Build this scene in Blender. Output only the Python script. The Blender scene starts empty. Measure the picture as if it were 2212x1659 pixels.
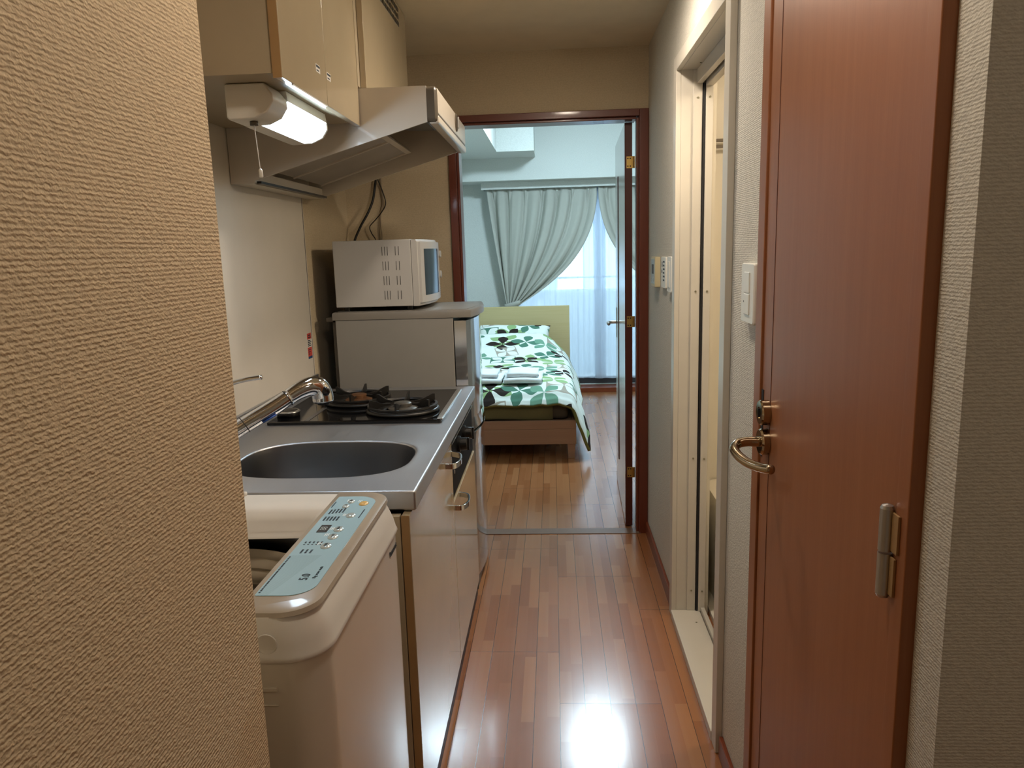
import bpy, bmesh, math, random
from mathutils import Vector, Matrix, noise
random.seed(7)
C = bpy.context.scene.collection
PI = math.pi
sin, cos = math.sin, math.cos

# ------------------------------------------------------------------ colour / materials
def lin(h):
    h = h.lstrip('#'); v = [int(h[i:i+2], 16)/255 for i in (0, 2, 4)]
    return tuple((c/12.92 if c <= .04045 else ((c+.055)/1.055)**2.4) for c in v)+(1,)

class G:
    """small node-graph helper"""
    def __init__(s, name):
        m = bpy.data.materials.new(name); m.use_nodes = True
        s.m = m; s.t = m.node_tree; s.n = s.t.nodes; s.n.clear()
        s.out = s.n.new('ShaderNodeOutputMaterial'); s._co = None
    def L(s, a, b): s.t.links.new(a, b)
    def put(s, sock, v):
        if v is None: return
        if isinstance(v, bpy.types.NodeSocket): s.L(v, sock)
        else: sock.default_value = v
    def math(s, op, a, b=None, c=None):
        n = s.n.new('ShaderNodeMath'); n.operation = op
        for i, v in enumerate((a, b, c)): s.put(n.inputs[i], v)
        return n.outputs[0]
    def co(s):
        if s._co is None: s._co = s.n.new('ShaderNodeTexCoord').outputs['Object']
        return s._co
    def sep(s, v):
        n = s.n.new('ShaderNodeSeparateXYZ'); s.L(v, n.inputs[0]); return n.outputs
    def comb(s, x, y, z=0.0):
        n = s.n.new('ShaderNodeCombineXYZ')
        for i, v in enumerate((x, y, z)): s.put(n.inputs[i], v)
        return n.outputs[0]
    def scale(s, v, sc):
        n = s.n.new('ShaderNodeMapping'); s.L(v, n.inputs[0]); n.inputs['Scale'].default_value = sc; return n.outputs[0]
    def noise(s, v, scale, detail=2, rough=.5):
        n = s.n.new('ShaderNodeTexNoise'); s.L(v, n.inputs['Vector']); n.inputs['Scale'].default_value = scale
        n.inputs['Detail'].default_value = detail; n.inputs['Roughness'].default_value = rough; return n.outputs[0]
    def wave(s, v, scale, dist, direction='Z', dscale=1., detail=2):
        n = s.n.new('ShaderNodeTexWave'); n.bands_direction = direction; s.L(v, n.inputs['Vector'])
        n.inputs['Scale'].default_value = scale; n.inputs['Distortion'].default_value = dist
        n.inputs['Detail'].default_value = detail; n.inputs['Detail Scale'].default_value = dscale; return n.outputs['Fac']
    def rnd(s, v, dim='3D'):
        n = s.n.new('ShaderNodeTexWhiteNoise'); n.noise_dimensions = dim
        if dim == '1D': s.put(n.inputs['W'], v)
        else: s.L(v, n.inputs['Vector'])
        return n.outputs
    def ramp(s, f, stops):
        n = s.n.new('ShaderNodeValToRGB'); s.L(f, n.inputs[0]); e = n.color_ramp.elements
        while len(e) < len(stops): e.new(.5)
        for el, (p, c) in zip(e, stops): el.position = p; el.color = c
        return n.outputs[0]
    def mix(s, f, a, b):
        n = s.n.new('ShaderNodeMix'); n.data_type = 'RGBA'
        s.put(n.inputs[0], f); s.put(n.inputs[6], a); s.put(n.inputs[7], b); return n.outputs[2]
    def bump(s, h, strength, dist, normal=None):
        n = s.n.new('ShaderNodeBump'); n.inputs['Strength'].default_value = strength; n.inputs['Distance'].default_value = dist
        s.L(h, n.inputs['Height'])
        if normal is not None: s.L(normal, n.inputs['Normal'])
        return n.outputs[0]
    def bsdf(s, col, rough=.5, metal=0., spec=.5, normal=None, coat=0., coat_rough=.05, emit=None, estr=0., trans=0., alpha=None, aniso=0., ior=1.45):
        b = s.n.new('ShaderNodeBsdfPrincipled')
        s.put(b.inputs['Base Color'], col); s.put(b.inputs['Roughness'], rough); s.put(b.inputs['Metallic'], metal)
        b.inputs['Specular IOR Level'].default_value = spec; b.inputs['IOR'].default_value = ior
        b.inputs['Coat Weight'].default_value = coat; b.inputs['Coat Roughness'].default_value = coat_rough
        b.inputs['Transmission Weight'].default_value = trans; b.inputs['Anisotropic'].default_value = aniso
        if normal is not None: s.L(normal, b.inputs['Normal'])
        if emit is not None:
            s.put(b.inputs['Emission Color'], emit); b.inputs['Emission Strength'].default_value = estr
        return b.outputs[0]
    def fin(s, sh): s.L(sh, s.out.inputs[0]); return s.m

def plain(name, h, rough=.5, metal=0., spec=.5, coat=0., bumpy=0., bscale=300., var=.06, coat_rough=.05):
    """a solid colour with a faint procedural mottling (and optional fine surface grain)"""
    g = G(name); c = lin(h) if isinstance(h, str) else h
    n = g.noise(g.co(), 9., 3)
    lo = tuple(x*(1-var) for x in c[:3])+(1,); hi = tuple(min(1, x*(1+var)) for x in c[:3])+(1,)
    col = g.ramp(n, [(.3, lo), (.7, hi)])
    nm = g.bump(g.noise(g.co(), bscale, 2), bumpy, .0006) if bumpy else None
    return g.fin(g.bsdf(col, rough, metal, spec, nm, coat, coat_rough))

def wallpaper(name, h, strength, pitch=.0044, rough=.85, axis='Z'):
    g = G(name); c = lin(h)
    w = g.wave(g.co(), .314/pitch, 3.2, axis, 3.4, 1)
    nz = g.noise(g.scale(g.co(), (150, 150, 260)), 1., 0)
    fine = g.noise(g.co(), 420, 1)
    hgt = g.math('ADD', g.math('MULTIPLY', w, .42), g.math('ADD', g.math('MULTIPLY', nz, 1.0), g.math('MULTIPLY', fine, .35)))
    col = g.mix(g.math('MULTIPLY', hgt, .8), tuple(x*.8 for x in c[:3])+(1,), tuple(min(1, x*1.06) for x in c[:3])+(1,))
    return g.fin(g.bsdf(col, rough, 0, .25, g.bump(hgt, strength, .0022)))

def wood(name, a, b, rough=.4, axis=2, coat=.0, scale=30., spec=.5, coat_rough=.1):
    g = G(name); sc = [scale]*3; sc[axis] = scale*.05
    n = g.noise(g.scale(g.co(), tuple(sc)), 1., 5, .6)
    sc2 = [scale*7]*3; sc2[axis] = scale*.2
    n2 = g.noise(g.scale(g.co(), tuple(sc2)), 1., 2)
    f = g.math('ADD', g.math('MULTIPLY', n, .7), g.math('MULTIPLY', n2, .3))
    col = g.ramp(f, [(.3, lin(a)), (.7, lin(b))])
    return g.fin(g.bsdf(col, rough, 0, spec, None, coat, coat_rough))

def emitter(name, h, strength):
    g = G(name); e = g.n.new('ShaderNodeEmission'); e.inputs[0].default_value = lin(h); e.inputs[1].default_value = strength
    return g.fin(e.outputs[0])

M = {}
M['beige_wallpaper'] = wallpaper('beige_wallpaper', '#d9c6a6', .5)
M['white_wallpaper'] = wallpaper('white_wallpaper', '#cbc8bd', .45, .0042)
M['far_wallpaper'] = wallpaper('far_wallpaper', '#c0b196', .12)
M['room_wallpaper'] = wallpaper('room_wallpaper', '#d3d8d4', .10)
M['ceiling'] = plain('ceiling_paper', '#ddd2ba', .9, bumpy=.25, bscale=420, var=.03)
M['panel'] = plain('kitchen_panel', '#cfc9be', .28, coat=.15, var=.02)
M['bath_cream'] = plain('bath_cream', '#e2dccd', .35, var=.02)
M['frame_white'] = plain('frame_white', '#c4bfb3', .32, var=.02)
M['dark_wood'] = wood('reddish_door_casing', '#5c2b1c', '#6b3320', .35, 2, coat=.25)
M['dark_wood_h'] = wood('reddish_head_casing', '#5c2b1c', '#6b3320', .35, 0, coat=.25)
M['door_wood'] = wood('reddish_door_veneer', '#8b5330', '#97603c', .42, 2, coat=.12, scale=45, coat_rough=.25)
M['leaf_face'] = wood('bedroom_door_veneer', '#8b8178', '#958c82', .22, 2, coat=.7, coat_rough=.16)
M['leaf_edge'] = wood('bedroom_door_edge', '#4a2018', '#53261b', .45, 2)
M['base_wood'] = wood('baseboard_wood', '#6a3018', '#7c3c20', .35, 1, coat=.2)
M['cream'] = plain('cream_laminate', '#b3a58a', .13, coat=.3, var=.025)
M['cream_matt'] = plain('cream_carcass', '#aa9d84', .42, var=.03)
M['edge_brown'] = plain('brown_edge_band', '#a08056', .5)
M['kick_shade'] = plain('kick_board_shade', '#2a1c14', .5)  # dark tone stands in for the shadow under the cabinet doors
M['hood_white'] = plain('hood_enamel', '#c9c1b3', .3, coat=.2, var=.02)
M['hood_in'] = plain('hood_inside', '#a0988c', .4, var=.06)
M['hood_grey'] = plain('hood_grey_cap', '#5a5246', .4)
M['black'] = plain('black_plastic', '#121212', .3)
M['black_panel'] = plain('black_panel', '#0c0c0c', .5, spec=.08)
M['black_gloss'] = plain('black_glass', '#0c0c0d', .06, spec=.6)
M['iron'] = plain('cast_iron', '#161412', .38, bumpy=.3, bscale=400)
M['burner'] = plain('burner_brass', '#6b4a30', .45, metal=.6)
M['burner_alu'] = plain('burner_cap', '#5b5750', .4, metal=.6)
M['chrome'] = plain('chrome', '#d9dadb', .06, metal=1., var=.02)
M['brass'] = plain('polished_brass', '#b3a288', .12, metal=1., var=.03)
M['brass_hinge'] = plain('brass_hinge', '#c8a862', .3, metal=.9, var=.03)
M['satin'] = plain('satin_silver', '#b9b8b4', .28, metal=.9, var=.03)
M['fridge_side'] = plain('fridge_side', '#86837d', .42, var=.02, bumpy=.08)
M['fridge_top'] = plain('fridge_top', '#77726a', .38, var=.02)
M['fridge_door'] = plain('fridge_door', '#c2c2c2', .09, metal=.85, var=.02)
M['micro_white'] = plain('microwave_white', '#acaaa6', .34, var=.015)
M['micro_glass'] = plain('microwave_glass', '#17181a', .16, spec=.35)
M['micro_grip'] = plain('microwave_grip', '#9d927f', .4)
M['slot_dark'] = plain('vent_slot', '#54524f', .7)
M['washer_white'] = plain('washer_white', '#d9d2c4', .26, coat=.25, var=.015)
M['washer_deck'] = plain('washer_deck', '#dad6ce', .36, var=.015)
M['washer_grey'] = plain('washer_bezel', '#a79c8c', .28, coat=.3)
M['washer_ring'] = plain('washer_ring', '#b5aa96', .42)
M['washer_tub'] = plain('washer_tub', '#8f877a', .4)
M['button'] = plain('button_silver', '#c3d0d2', .22, metal=.35)
M['button_yellow'] = plain('button_yellow', '#d9b46a', .3)
M['ink'] = plain('ink_dark', '#23303a', .6)
M['ink_white'] = plain('ink_white', '#eef4f5', .6)
M['lcd'] = plain('display_dark', '#3d4145', .2)
M['lcd_seg'] = plain('display_segment', '#a9b4b6', .4)
M['plastic_white'] = plain('switch_white', '#e4e2d8', .32, var=.015)
M['plastic_cream'] = plain('switch_cream', '#cdc19b', .4, var=.02)
M['cable'] = plain('cable_black', '#0d0c0c', .45)
M['cable_grey'] = plain('cable_grey', '#8a7b66', .5)
M['red'] = plain('sticker_red', '#b8473f', .5)
M['blue'] = plain('sticker_blue', '#27456f', .5)
M['tag_blue'] = plain('faucet_label_blue', '#2b4f9e', .4)
M['paper'] = plain('sticker_paper', '#dcdad4', .6)
M['bed_wood'] = wood('bed_beech', '#93705a', '#a07d66', .45, 0, scale=22)
M['head_wood'] = wood('headboard_maple', '#b7a878', '#c3b588', .5, 0, scale=16)
M['mattress'] = plain('mattress_olive', '#68613f', .95, bumpy=.4, bscale=500)
M['mattress_brown'] = plain('mattress_brown', '#4f463a', .95, bumpy=.4, bscale=500)
M['olive'] = plain('duvet_reverse_olive', '#74743f', .95, bumpy=.3, bscale=500)
M['towel'] = plain('white_terry', '#e4ecee', .98, bumpy=.9, bscale=900, var=.02)
M['rubber'] = plain('gasket_black', '#1a1a1c', .6)
M['screw'] = plain('screw_head', '#8d8873', .35, metal=.6)
M['thresh'] = wood('threshold_wood', '#6d5444', '#7a6150', .35, 0)
M['alu'] = plain('window_aluminium', '#4c4e52', .4, metal=.3)
M['balcony'] = plain('balcony_wall', '#dfe5e8', .9)
M['rail'] = plain('balcony_rail', '#eef2f4', .4)
M['building'] = plain('far_building', '#cfdae2', .95)
M['bar'] = plain('towel_bar', '#9c9590', .3, metal=.6)
M['globe'] = emitter('lamp_globe_glow', '#ffeeda', 66.)
M['porch_fill_glow'] = emitter('porch_fill_lamp_glow', '#ffeeda', 40.)  # glow of the added fill lamp behind the camera
M['down_glow'] = emitter('downlight_glow', '#ffeeda', 300.)
M['room_disc'] = emitter('room_lamp_glow', '#d0ebfa', 185.)
M['tube_glow'] = emitter('tube_glow', '#d6ecff', 30.)
M['bath_glow'] = emitter('bath_lamp_glow', '#ffe9cc', 62.)

def steel(name, h, rough, axis=1):
    g = G(name); c = lin(h); sc = [260]*3; sc[axis] = 6
    n = g.noise(g.scale(g.co(), tuple(sc)), 1., 2)
    b = g.noise(g.co(), 6., 3)
    col = g.mix(b, tuple(x*.85 for x in c[:3])+(1,), c)
    r = g.math('ADD', g.math('MULTIPLY', n, .12), rough)
    return g.fin(g.bsdf(col, r, 1., .5, g.bump(n, .06, .0003)))
M['steel'] = steel('brushed_steel', '#c3c5c9', .36)
M['steel_bowl'] = steel('sink_steel', '#8a8b8e', .32)

def floor_mat():
    g = G('wood_floor'); x, y, z = g.sep(g.co())
    P = .0777
    xs = g.math('DIVIDE', g.math('ADD', x, .0044+P*40), P)
    strip = g.math('FLOOR', g.math('MULTIPLY', xs, 2.))
    rs = g.rnd(strip, '1D')[0]
    yl = g.math('DIVIDE', g.math('ADD', y, g.math('MULTIPLY', rs, 3.1)), .36)
    piece = g.math('FLOOR', yl)
    col_r = g.rnd(g.comb(strip, piece, 0.))[0]
    grain = g.noise(g.comb(g.math('MULTIPLY', x, 60), g.math('MULTIPLY', y, 3), col_r), 1., 4)
    f = g.math('ADD', g.math('MULTIPLY', col_r, .75), g.math('MULTIPLY', grain, .35))
    col = g.ramp(f, [(.1, lin('#87522f')), (.5, lin('#94603b')), (.95, lin('#a06e47'))])
    fx = g.math('FRACT', xs)
    groove = g.math('LESS_THAN', g.math('ABSOLUTE', g.math('SUBTRACT', g.math('FRACT', g.math('ADD', fx, .5)), .5)), .011)
    board = g.math('FLOOR', xs)
    panel = g.math('FLOOR', g.math('DIVIDE', board, 4.))
    yp = g.math('DIVIDE', g.math('ADD', g.math('SUBTRACT', y, 2.398), g.math('MULTIPLY', g.math('MODULO', panel, 3.), .3)), .909)
    pj = g.math('FRACT', yp)
    joint = g.math('LESS_THAN', pj, .0016)
    dark = g.math('MAXIMUM', groove, joint)
    col = g.mix(dark, col, lin('#3a1c10'))
    hgt = g.math('SUBTRACT', 1., dark)
    wob = g.noise(g.co(), 2.2, 2)
    nb = g.bump(hgt, .35, .001)
    nb = g.bump(wob, .02, .02, nb)
    # every laid panel sits at a very slightly different tilt
    rp = g.rnd(g.comb(panel, g.math('FLOOR', yp), 3.))[1]
    v1 = g.n.new('ShaderNodeVectorMath'); v1.operation = 'SUBTRACT'; g.L(rp, v1.inputs[0]); v1.inputs[1].default_value = (.5, .5, .5)
    v2 = g.n.new('ShaderNodeVectorMath'); v2.operation = 'SCALE'; g.L(v1.outputs[0], v2.inputs[0]); v2.inputs['Scale'].default_value = .012
    v3 = g.n.new('ShaderNodeVectorMath'); v3.operation = 'ADD'; g.L(nb, v3.inputs[0]); g.L(v2.outputs[0], v3.inputs[1])
    v4 = g.n.new('ShaderNodeVectorMath'); v4.operation = 'NORMALIZE'; g.L(v3.outputs[0], v4.inputs[0])
    sc = g.noise(g.co(), 28., 4, .7)
    rough = g.math('ADD', .175, g.math('MULTIPLY', sc, .09))
    return g.fin(g.bsdf(col, rough, 0, .55, v4.outputs[0], .25, .12))
M['floor'] = floor_mat()

def fabric_flowers():
    """white cotton printed with four-petalled leaf flowers (repeating print, in cloth coordinates)"""
    g = G('leaf_print_cotton')
    uv = g.n.new('ShaderNodeUVMap'); uv.uv_map = 'UVMap'
    u, v, _ = g.sep(uv.outputs[0])
    TW, TH = .86, .74
    col = lin('#dfe9e4')
    def fl(cx, cy, s, rot, c, square=False):
        nonlocal col
        def wrap(a, c0, T):
            d = g.math('FRACT', g.math('ADD', g.math('DIVIDE', g.math('SUBTRACT', a, c0), T), .5))
            return g.math('MULTIPLY', g.math('SUBTRACT', d, .5), T/(s*1.08))
        dx, dy = wrap(u, cx, TW), wrap(v, cy, TH)
        cr, sr = cos(rot), sin(rot)
        rx = g.math('ADD', g.math('MULTIPLY', dx, cr), g.math('MULTIPLY', dy, sr))
        ry = g.math('SUBTRACT', g.math('MULTIPLY', dy, cr), g.math('MULTIPLY', dx, sr))
        ax, ay = g.math('ABSOLUTE', rx), g.math('ABSOLUTE', ry)
        a = g.math('MULTIPLY', g.math('ADD', ax, ay), .7071)
        b = g.math('MULTIPLY', g.math('ABSOLUTE', g.math('SUBTRACT', ax, ay)), .7071)
        w = g.math('MULTIPLY', g.math('SINE', g.math('MULTIPLY', g.math('POWER', g.math('MINIMUM', a, 1.), 1.3), PI)), .30)
        ins = g.math('MULTIPLY', g.math('LESS_THAN', b, w), g.math('LESS_THAN', a, 1.))
        if square:
            sq = g.math('LESS_THAN', g.math('MAXIMUM', ax, ay), .78)
            ins = g.math('MULTIPLY', sq, g.math('SUBTRACT', 1., ins))
        col = g.mix(ins, col, lin(c))
    LG, TG, DK, GY, SG = '#8fb07c', '#4f7a68', '#2c2522', '#a39d90', '#6f9a84'
    fl(.70, .19, .145, .0, GY, True)
    fl(.63, .37, .120, .1, LG)
    fl(.22, .15, .145, .2, LG)
    fl(.20, .10, .135, .75, DK)
    fl(.40, .12, .125, .55, TG)
    fl(.565, .07, .120, .0, SG)
    fl(.82, .30, .085, .3, TG)
    fl(.22, .44, .120, .0, TG, True)
    fl(.43, .47, .130, .7, LG)
    fl(.41, .42, .120, .1, DK)
    fl(.58, .58, .110, .4, TG)
    fl(.02, .52, .115, .5, SG)
    fl(.24, .66, .105, .2, GY, True)
    fl(.70, .66, .100, .3, DK)
    nm = g.bump(g.noise(g.co(), 900, 1), .15, .0006)
    return g.fin(g.bsdf(col, .9, 0, .2, nm))
M['print'] = fabric_flowers()

def curtain_mat():
    g = G('curtain_cloth'); c = lin('#bdbfb6')
    n = g.noise(g.scale(g.co(), (900, 900, 900)), 1., 1)
    nb = g.bump(n, .2, .0006)
    col = g.mix(g.noise(g.co(), 30., 2), tuple(x*.94 for x in c[:3])+(1,), c)
    d = g.bsdf(col, .85, 0, .25, nb)
    t = g.n.new('ShaderNodeBsdfTranslucent'); t.inputs[0].default_value = lin('#a9b0a0')
    mx = g.n.new('ShaderNodeMixShader'); mx.inputs[0].default_value = .12
    g.L(d, mx.inputs[1]); g.L(t.outputs[0], mx.inputs[2])
    return g.fin(mx.outputs[0])
M['curtain'] = curtain_mat()

def sheer_mat():
    g = G('sheer_voile')
    d = g.n.new('ShaderNodeBsdfDiffuse'); d.inputs[0].default_value = lin('#dfe8f2')
    t = g.n.new('ShaderNodeBsdfTranslucent'); t.inputs[0].default_value = lin('#dde9f6')
    tr = g.n.new('ShaderNodeBsdfTransparent'); tr.inputs[0].default_value = (.97, .985, 1, 1)
    m1 = g.n.new('ShaderNodeMixShader'); m1.inputs[0].default_value = .6
    g.L(d.outputs[0], m1.inputs[1]); g.L(t.outputs[0], m1.inputs[2])
    weave = g.noise(g.scale(g.co(), (260, 260, 8)), 1., 1)
    f = g.math('ADD', .2, g.math('MULTIPLY', weave, .14))
    m2 = g.n.new('ShaderNodeMixShader'); g.L(f, m2.inputs[0])
    g.L(m1.outputs[0], m2.inputs[1]); g.L(tr.outputs[0], m2.inputs[2])
    return g.fin(m2.outputs[0])
M['sheer'] = sheer_mat()

def glass_mat():
    g = G('window_glass')
    a = g.n.new('ShaderNodeBsdfTransparent'); a.inputs[0].default_value = (.93, .97, .97, 1)
    b = g.n.new('ShaderNodeBsdfGlossy'); b.inputs['Roughness'].default_value = .02
    lw = g.n.new('ShaderNodeFresnel'); lw.inputs[0].default_value = 1.45
    mx = g.n.new('ShaderNodeMixShader'); g.L(lw.outputs[0], mx.inputs[0]); g.L(a.outputs[0], mx.inputs[1]); g.L(b.outputs[0], mx.inputs[2])
    return g.fin(mx.outputs[0])
M['glass'] = glass_mat()

def panel_blue():
    g = G('washer_panel_blue'); x, y, z = g.sep(g.co())
    hatch = g.math('LESS_THAN', g.math('FRACT', g.math('MULTIPLY', g.math('ADD', y, g.math('MULTIPLY', x, .35)), 560)), .4)
    # the lined corner of the printed sheet (local coordinates)
    msk = g.math('MULTIPLY', g.math('LESS_THAN', y, -.07), g.math('LESS_THAN', g.math('SUBTRACT', x, g.math('MULTIPLY', y, .25)), .243))
    col = g.mix(g.math('MULTIPLY', hatch, msk), lin('#a6cbdc'), lin('#93b7c8'))
    return g.fin(g.bsdf(col, .22, 0, .5, None, .3, .1))
M['panel_blue'] = panel_blue()

# ------------------------------------------------------------------ geometry helpers
def nb(): return bmesh.new()
def box(bm, x0, x1, y0, y1, z0, z1):
    vs = [bm.verts.new((x, y, z)) for x in (x0, x1) for y in (y0, y1) for z in (z0, z1)]
    for f in ((0,1,3,2), (4,6,7,5), (0,4,5,1), (2,3,7,6), (0,2,6,4), (1,5,7,3)): bm.faces.new([vs[i] for i in f])
    return vs
def prism(bm, pts, axis, a0, a1):
    """extrude a polygon (pairs in the two other axes, in cyclic order x,y / y,z / x,z) along an axis"""
    def P(p, a):
        return {'x': (a, p[0], p[1]), 'y': (p[0], a, p[1]), 'z': (p[0], p[1], a)}[axis]
    A = [bm.verts.new(P(p, a0)) for p in pts]; B = [bm.verts.new(P(p, a1)) for p in pts]
    n = len(pts); bm.faces.new(A); bm.faces.new(B[::-1])
    for i in range(n): bm.faces.new((A[i], B[i], B[(i+1) % n], A[(i+1) % n]))
def rrect(x0, x1, y0, y1, r, n=6):
    """rounded rectangle outline; r one radius or four (x1y0, x1y1, x0y1, x0y0)"""
    rs = r if isinstance(r, (tuple, list)) else (r,)*4
    out = []
    for (cx, cy, a, q) in ((x1, y0, -PI/2, rs[0]), (x1, y1, 0, rs[1]), (x0, y1, PI/2, rs[2]), (x0, y0, PI, rs[3])):
        q = max(q, 1e-5)
        ox = cx - q if cx == x1 else cx + q; oy = cy + q if cy == y0 else cy - q
        for i in range(n+1):
            t = a + PI/2*i/n; out.append((ox+q*cos(t), oy+q*sin(t)))
    return out
def loft(bm, rings, cap0=True, cap1=True, closed=True):
    R = [[bm.verts.new(p) for p in r] for r in rings]; n = len(R[0])
    for a, b in zip(R, R[1:]):
        for i in range(n if closed else n-1):
            j = (i+1) % n; bm.faces.new((a[i], a[j], b[j], b[i]))
    if cap0: bm.faces.new(R[0][::-1])
    if cap1: bm.faces.new(R[-1])
    return R
def tube(bm, pts, r, n=10, caps=True, squash=None):
    """sweep a circle (or ellipse) of radius r (number or list) along points"""
    pts = [Vector(p) for p in pts]; m = len(pts)
    rs = r if isinstance(r, (list, tuple)) else [r]*m
    up = Vector((0, 0, 1)); rings = []; prev = None
    for i, p in enumerate(pts):
        d = (pts[min(i+1, m-1)] - pts[max(i-1, 0)]).normalized()
        if prev is None:
            s = d.cross(up); s = d.cross(Vector((1, 0, 0))) if s.length < 1e-3 else s
        else: s = prev - d*prev.dot(d)
        s.normalize(); prev = s; t = s.cross(d).normalized()
        k = squash or 1.
        rings.append([p + (s*cos(2*PI*j/n) + t*k*sin(2*PI*j/n))*rs[i] for j in range(n)])
    loft(bm, rings, caps, caps)
def cyl(bm, p0, p1, r, n=20): tube(bm, [p0, p1], r, n)
def lathe(bm, prof, c, n=32, axis='z', ring=False):
    """revolve (radius, height) pairs about an axis through c"""
    rings = []
    for (r, h) in prof:
        ring_ = []
        for j in range(n):
            a = 2*PI*j/n; q = (max(r, 1e-5)*cos(a), max(r, 1e-5)*sin(a))
            ring_.append({'z': (c[0]+q[0], c[1]+q[1], c[2]+h), 'x': (c[0]+h, c[1]+q[0], c[2]+q[1]), 'y': (c[0]+q[1], c[1]+h, c[2]+q[0])}[axis])
        rings.append(ring_)
    if ring: rings.append(rings[0])
    R = loft(bm, rings, not ring, not ring)
    if ring: bmesh.ops.remove_doubles(bm, verts=bm.verts, dist=1e-6)
def spline(pts, k=8):
    """Catmull-Rom through points"""
    P = [Vector(p) for p in pts]; P = [P[0]*2-P[1]] + P + [P[-1]*2-P[-2]]; out = []
    for i in range(1, len(P)-2):
        a, b, c, d = P[i-1:i+3]
        for j in range(k):
            t = j/k; out.append(.5*((2*b) + (c-a)*t + (2*a-5*b+4*c-d)*t*t + (3*b-a-3*c+d)*t**3))
    out.append(P[-2]); return out
def xform(bm, mat): bmesh.ops.transform(bm, matrix=mat, verts=bm.verts)

def org(p):
    while p is not None and p.parent is not None: p = p.parent
    return Vector(p['_o']) if p is not None else Vector((0, 0, 0))
def mesh(name, bm, mat, parent=None, bevel=0., smooth=False, seg=2, sub=0):
    """finish a bmesh (built in world coordinates) as ONE object, child of parent if given"""
    bmesh.ops.recalc_face_normals(bm, faces=bm.faces)
    o0 = org(parent)
    if parent is not None: bmesh.ops.translate(bm, verts=bm.verts, vec=-o0)
    me = bpy.data.meshes.new(name); bm.to_mesh(me); bm.free()
    for m in (mat if isinstance(mat, (list, tuple)) else [mat]): me.materials.append(M[m])
    o = bpy.data.objects.new(name, me); C.objects.link(o)
    if parent is not None: o.parent = parent
    if smooth:
        for p in me.polygons: p.use_smooth = True
    if bevel:
        b = o.modifiers.new('bevel', 'BEVEL'); b.width = bevel; b.segments = seg; b.limit_method = 'ANGLE'; b.angle_limit = math.radians(40)
        for p in me.polygons: p.use_smooth = True
        w = o.modifiers.new('wn', 'WEIGHTED_NORMAL'); w.keep_sharp = True
    if sub:
        s = o.modifiers.new('sub', 'SUBSURF'); s.levels = s.render_levels = sub
    return o
def bx(name, d, mat, parent=None, bevel=.002):
    bm = nb(); box(bm, *d); return mesh(name, bm, mat, parent, bevel)
def sharp(o, ang=35):
    """smooth shading with creases kept"""
    for p in o.data.polygons: p.use_smooth = True
    bm = nb(); bm.from_mesh(o.data)
    for e in bm.edges:
        if len(e.link_faces) == 2 and e.calc_face_angle(0) > math.radians(ang): e.smooth = False
    bm.to_mesh(o.data); bm.free(); return o
def tag(o, label, cat, group=None):
    o['label'] = label; o['category'] = cat
    if group: o['group'] = group
    return o
def thing(name, label, cat, loc, group=None):
    e = bpy.data.objects.new(name, None); C.objects.link(e); e.location = loc; e['_o'] = list(loc); e.empty_display_size = .05
    return tag(e, label, cat, group)
def single(name, bm, mat, label, cat, loc, group=None, **k):
    """a thing that is one mesh"""
    bmesh.ops.translate(bm, verts=bm.verts, vec=-Vector(loc))
    o = mesh(name, bm, mat, None, **k); o.location = loc; o['_o'] = list(loc)
    return tag(o, label, cat, group)
def struct(name, bm, mat, parent=None, **k):
    o = mesh(name, bm, mat, parent, **k)
    if parent is None: o['kind'] = 'structure'; o['_o'] = [0, 0, 0]
    return o
def text(name, body, size, mat, parent, matrix, ext=.0002, bold=0.):
    cu = bpy.data.curves.new(name, 'FONT'); cu.body = body; cu.size = size; cu.align_x = 'CENTER'; cu.align_y = 'CENTER'; cu.extrude = ext; cu.offset = bold
    t = bpy.data.objects.new(name, cu); C.objects.link(t); bpy.context.view_layer.update()
    me = bpy.data.meshes.new_from_object(t.evaluated_get(bpy.context.evaluated_depsgraph_get()))
    bpy.data.objects.remove(t); bpy.data.curves.remove(cu)
    me.name = name; me.materials.clear(); me.materials.append(M[mat])
    me.transform(Matrix.Translation(-org(parent)) @ matrix)
    o = bpy.data.objects.new(name, me); C.objects.link(o); o.parent = parent; return o
def strokes(name, mat, parent, rects):
    """rows of tiny printed marks as one mesh: (x0,x1,y0,y1,z) in world space"""
    bm = nb()
    for r in rects: box(bm, r[0], r[1], r[2], r[3], r[4], r[4]+.0003)
    return mesh(name, bm, mat, parent)

# ------------------------------------------------------------------ the room shell
XR, XL, YF = .4375, -.95, 3.512        # right wall, kitchen wall, partition
ZC, ZB = 2.245, 2.57                   # corridor and bedroom ceilings
YW = 7.345                              # window wall
RX0, RX1 = -.985, 1.62                 # bedroom side walls

bm = nb(); box(bm, -1.2, 1.8, -1.0, 7.35, -.08, 0); struct('floor', bm, 'floor')
bm = nb(); box(bm, -1.2, 1.8, -1.0, YF+.02, ZC, ZC+.1); struct('ceiling', bm, 'ceiling')
bm = nb(); box(bm, -1.2, 1.8, YF+.02, 7.45, ZB, ZB+.1); struct('ceiling_bedroom', bm, 'room_wallpaper')
bm = nb(); box(bm, -1.2, -.388, -1.0, .872, 0, ZC); struct('wall_entry', bm, 'beige_wallpaper', bevel=.003)
bm = nb(); box(bm, -1.2, XL, .872, YF, 0, ZC); struct('wall_left', bm, 'far_wallpaper')
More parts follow.
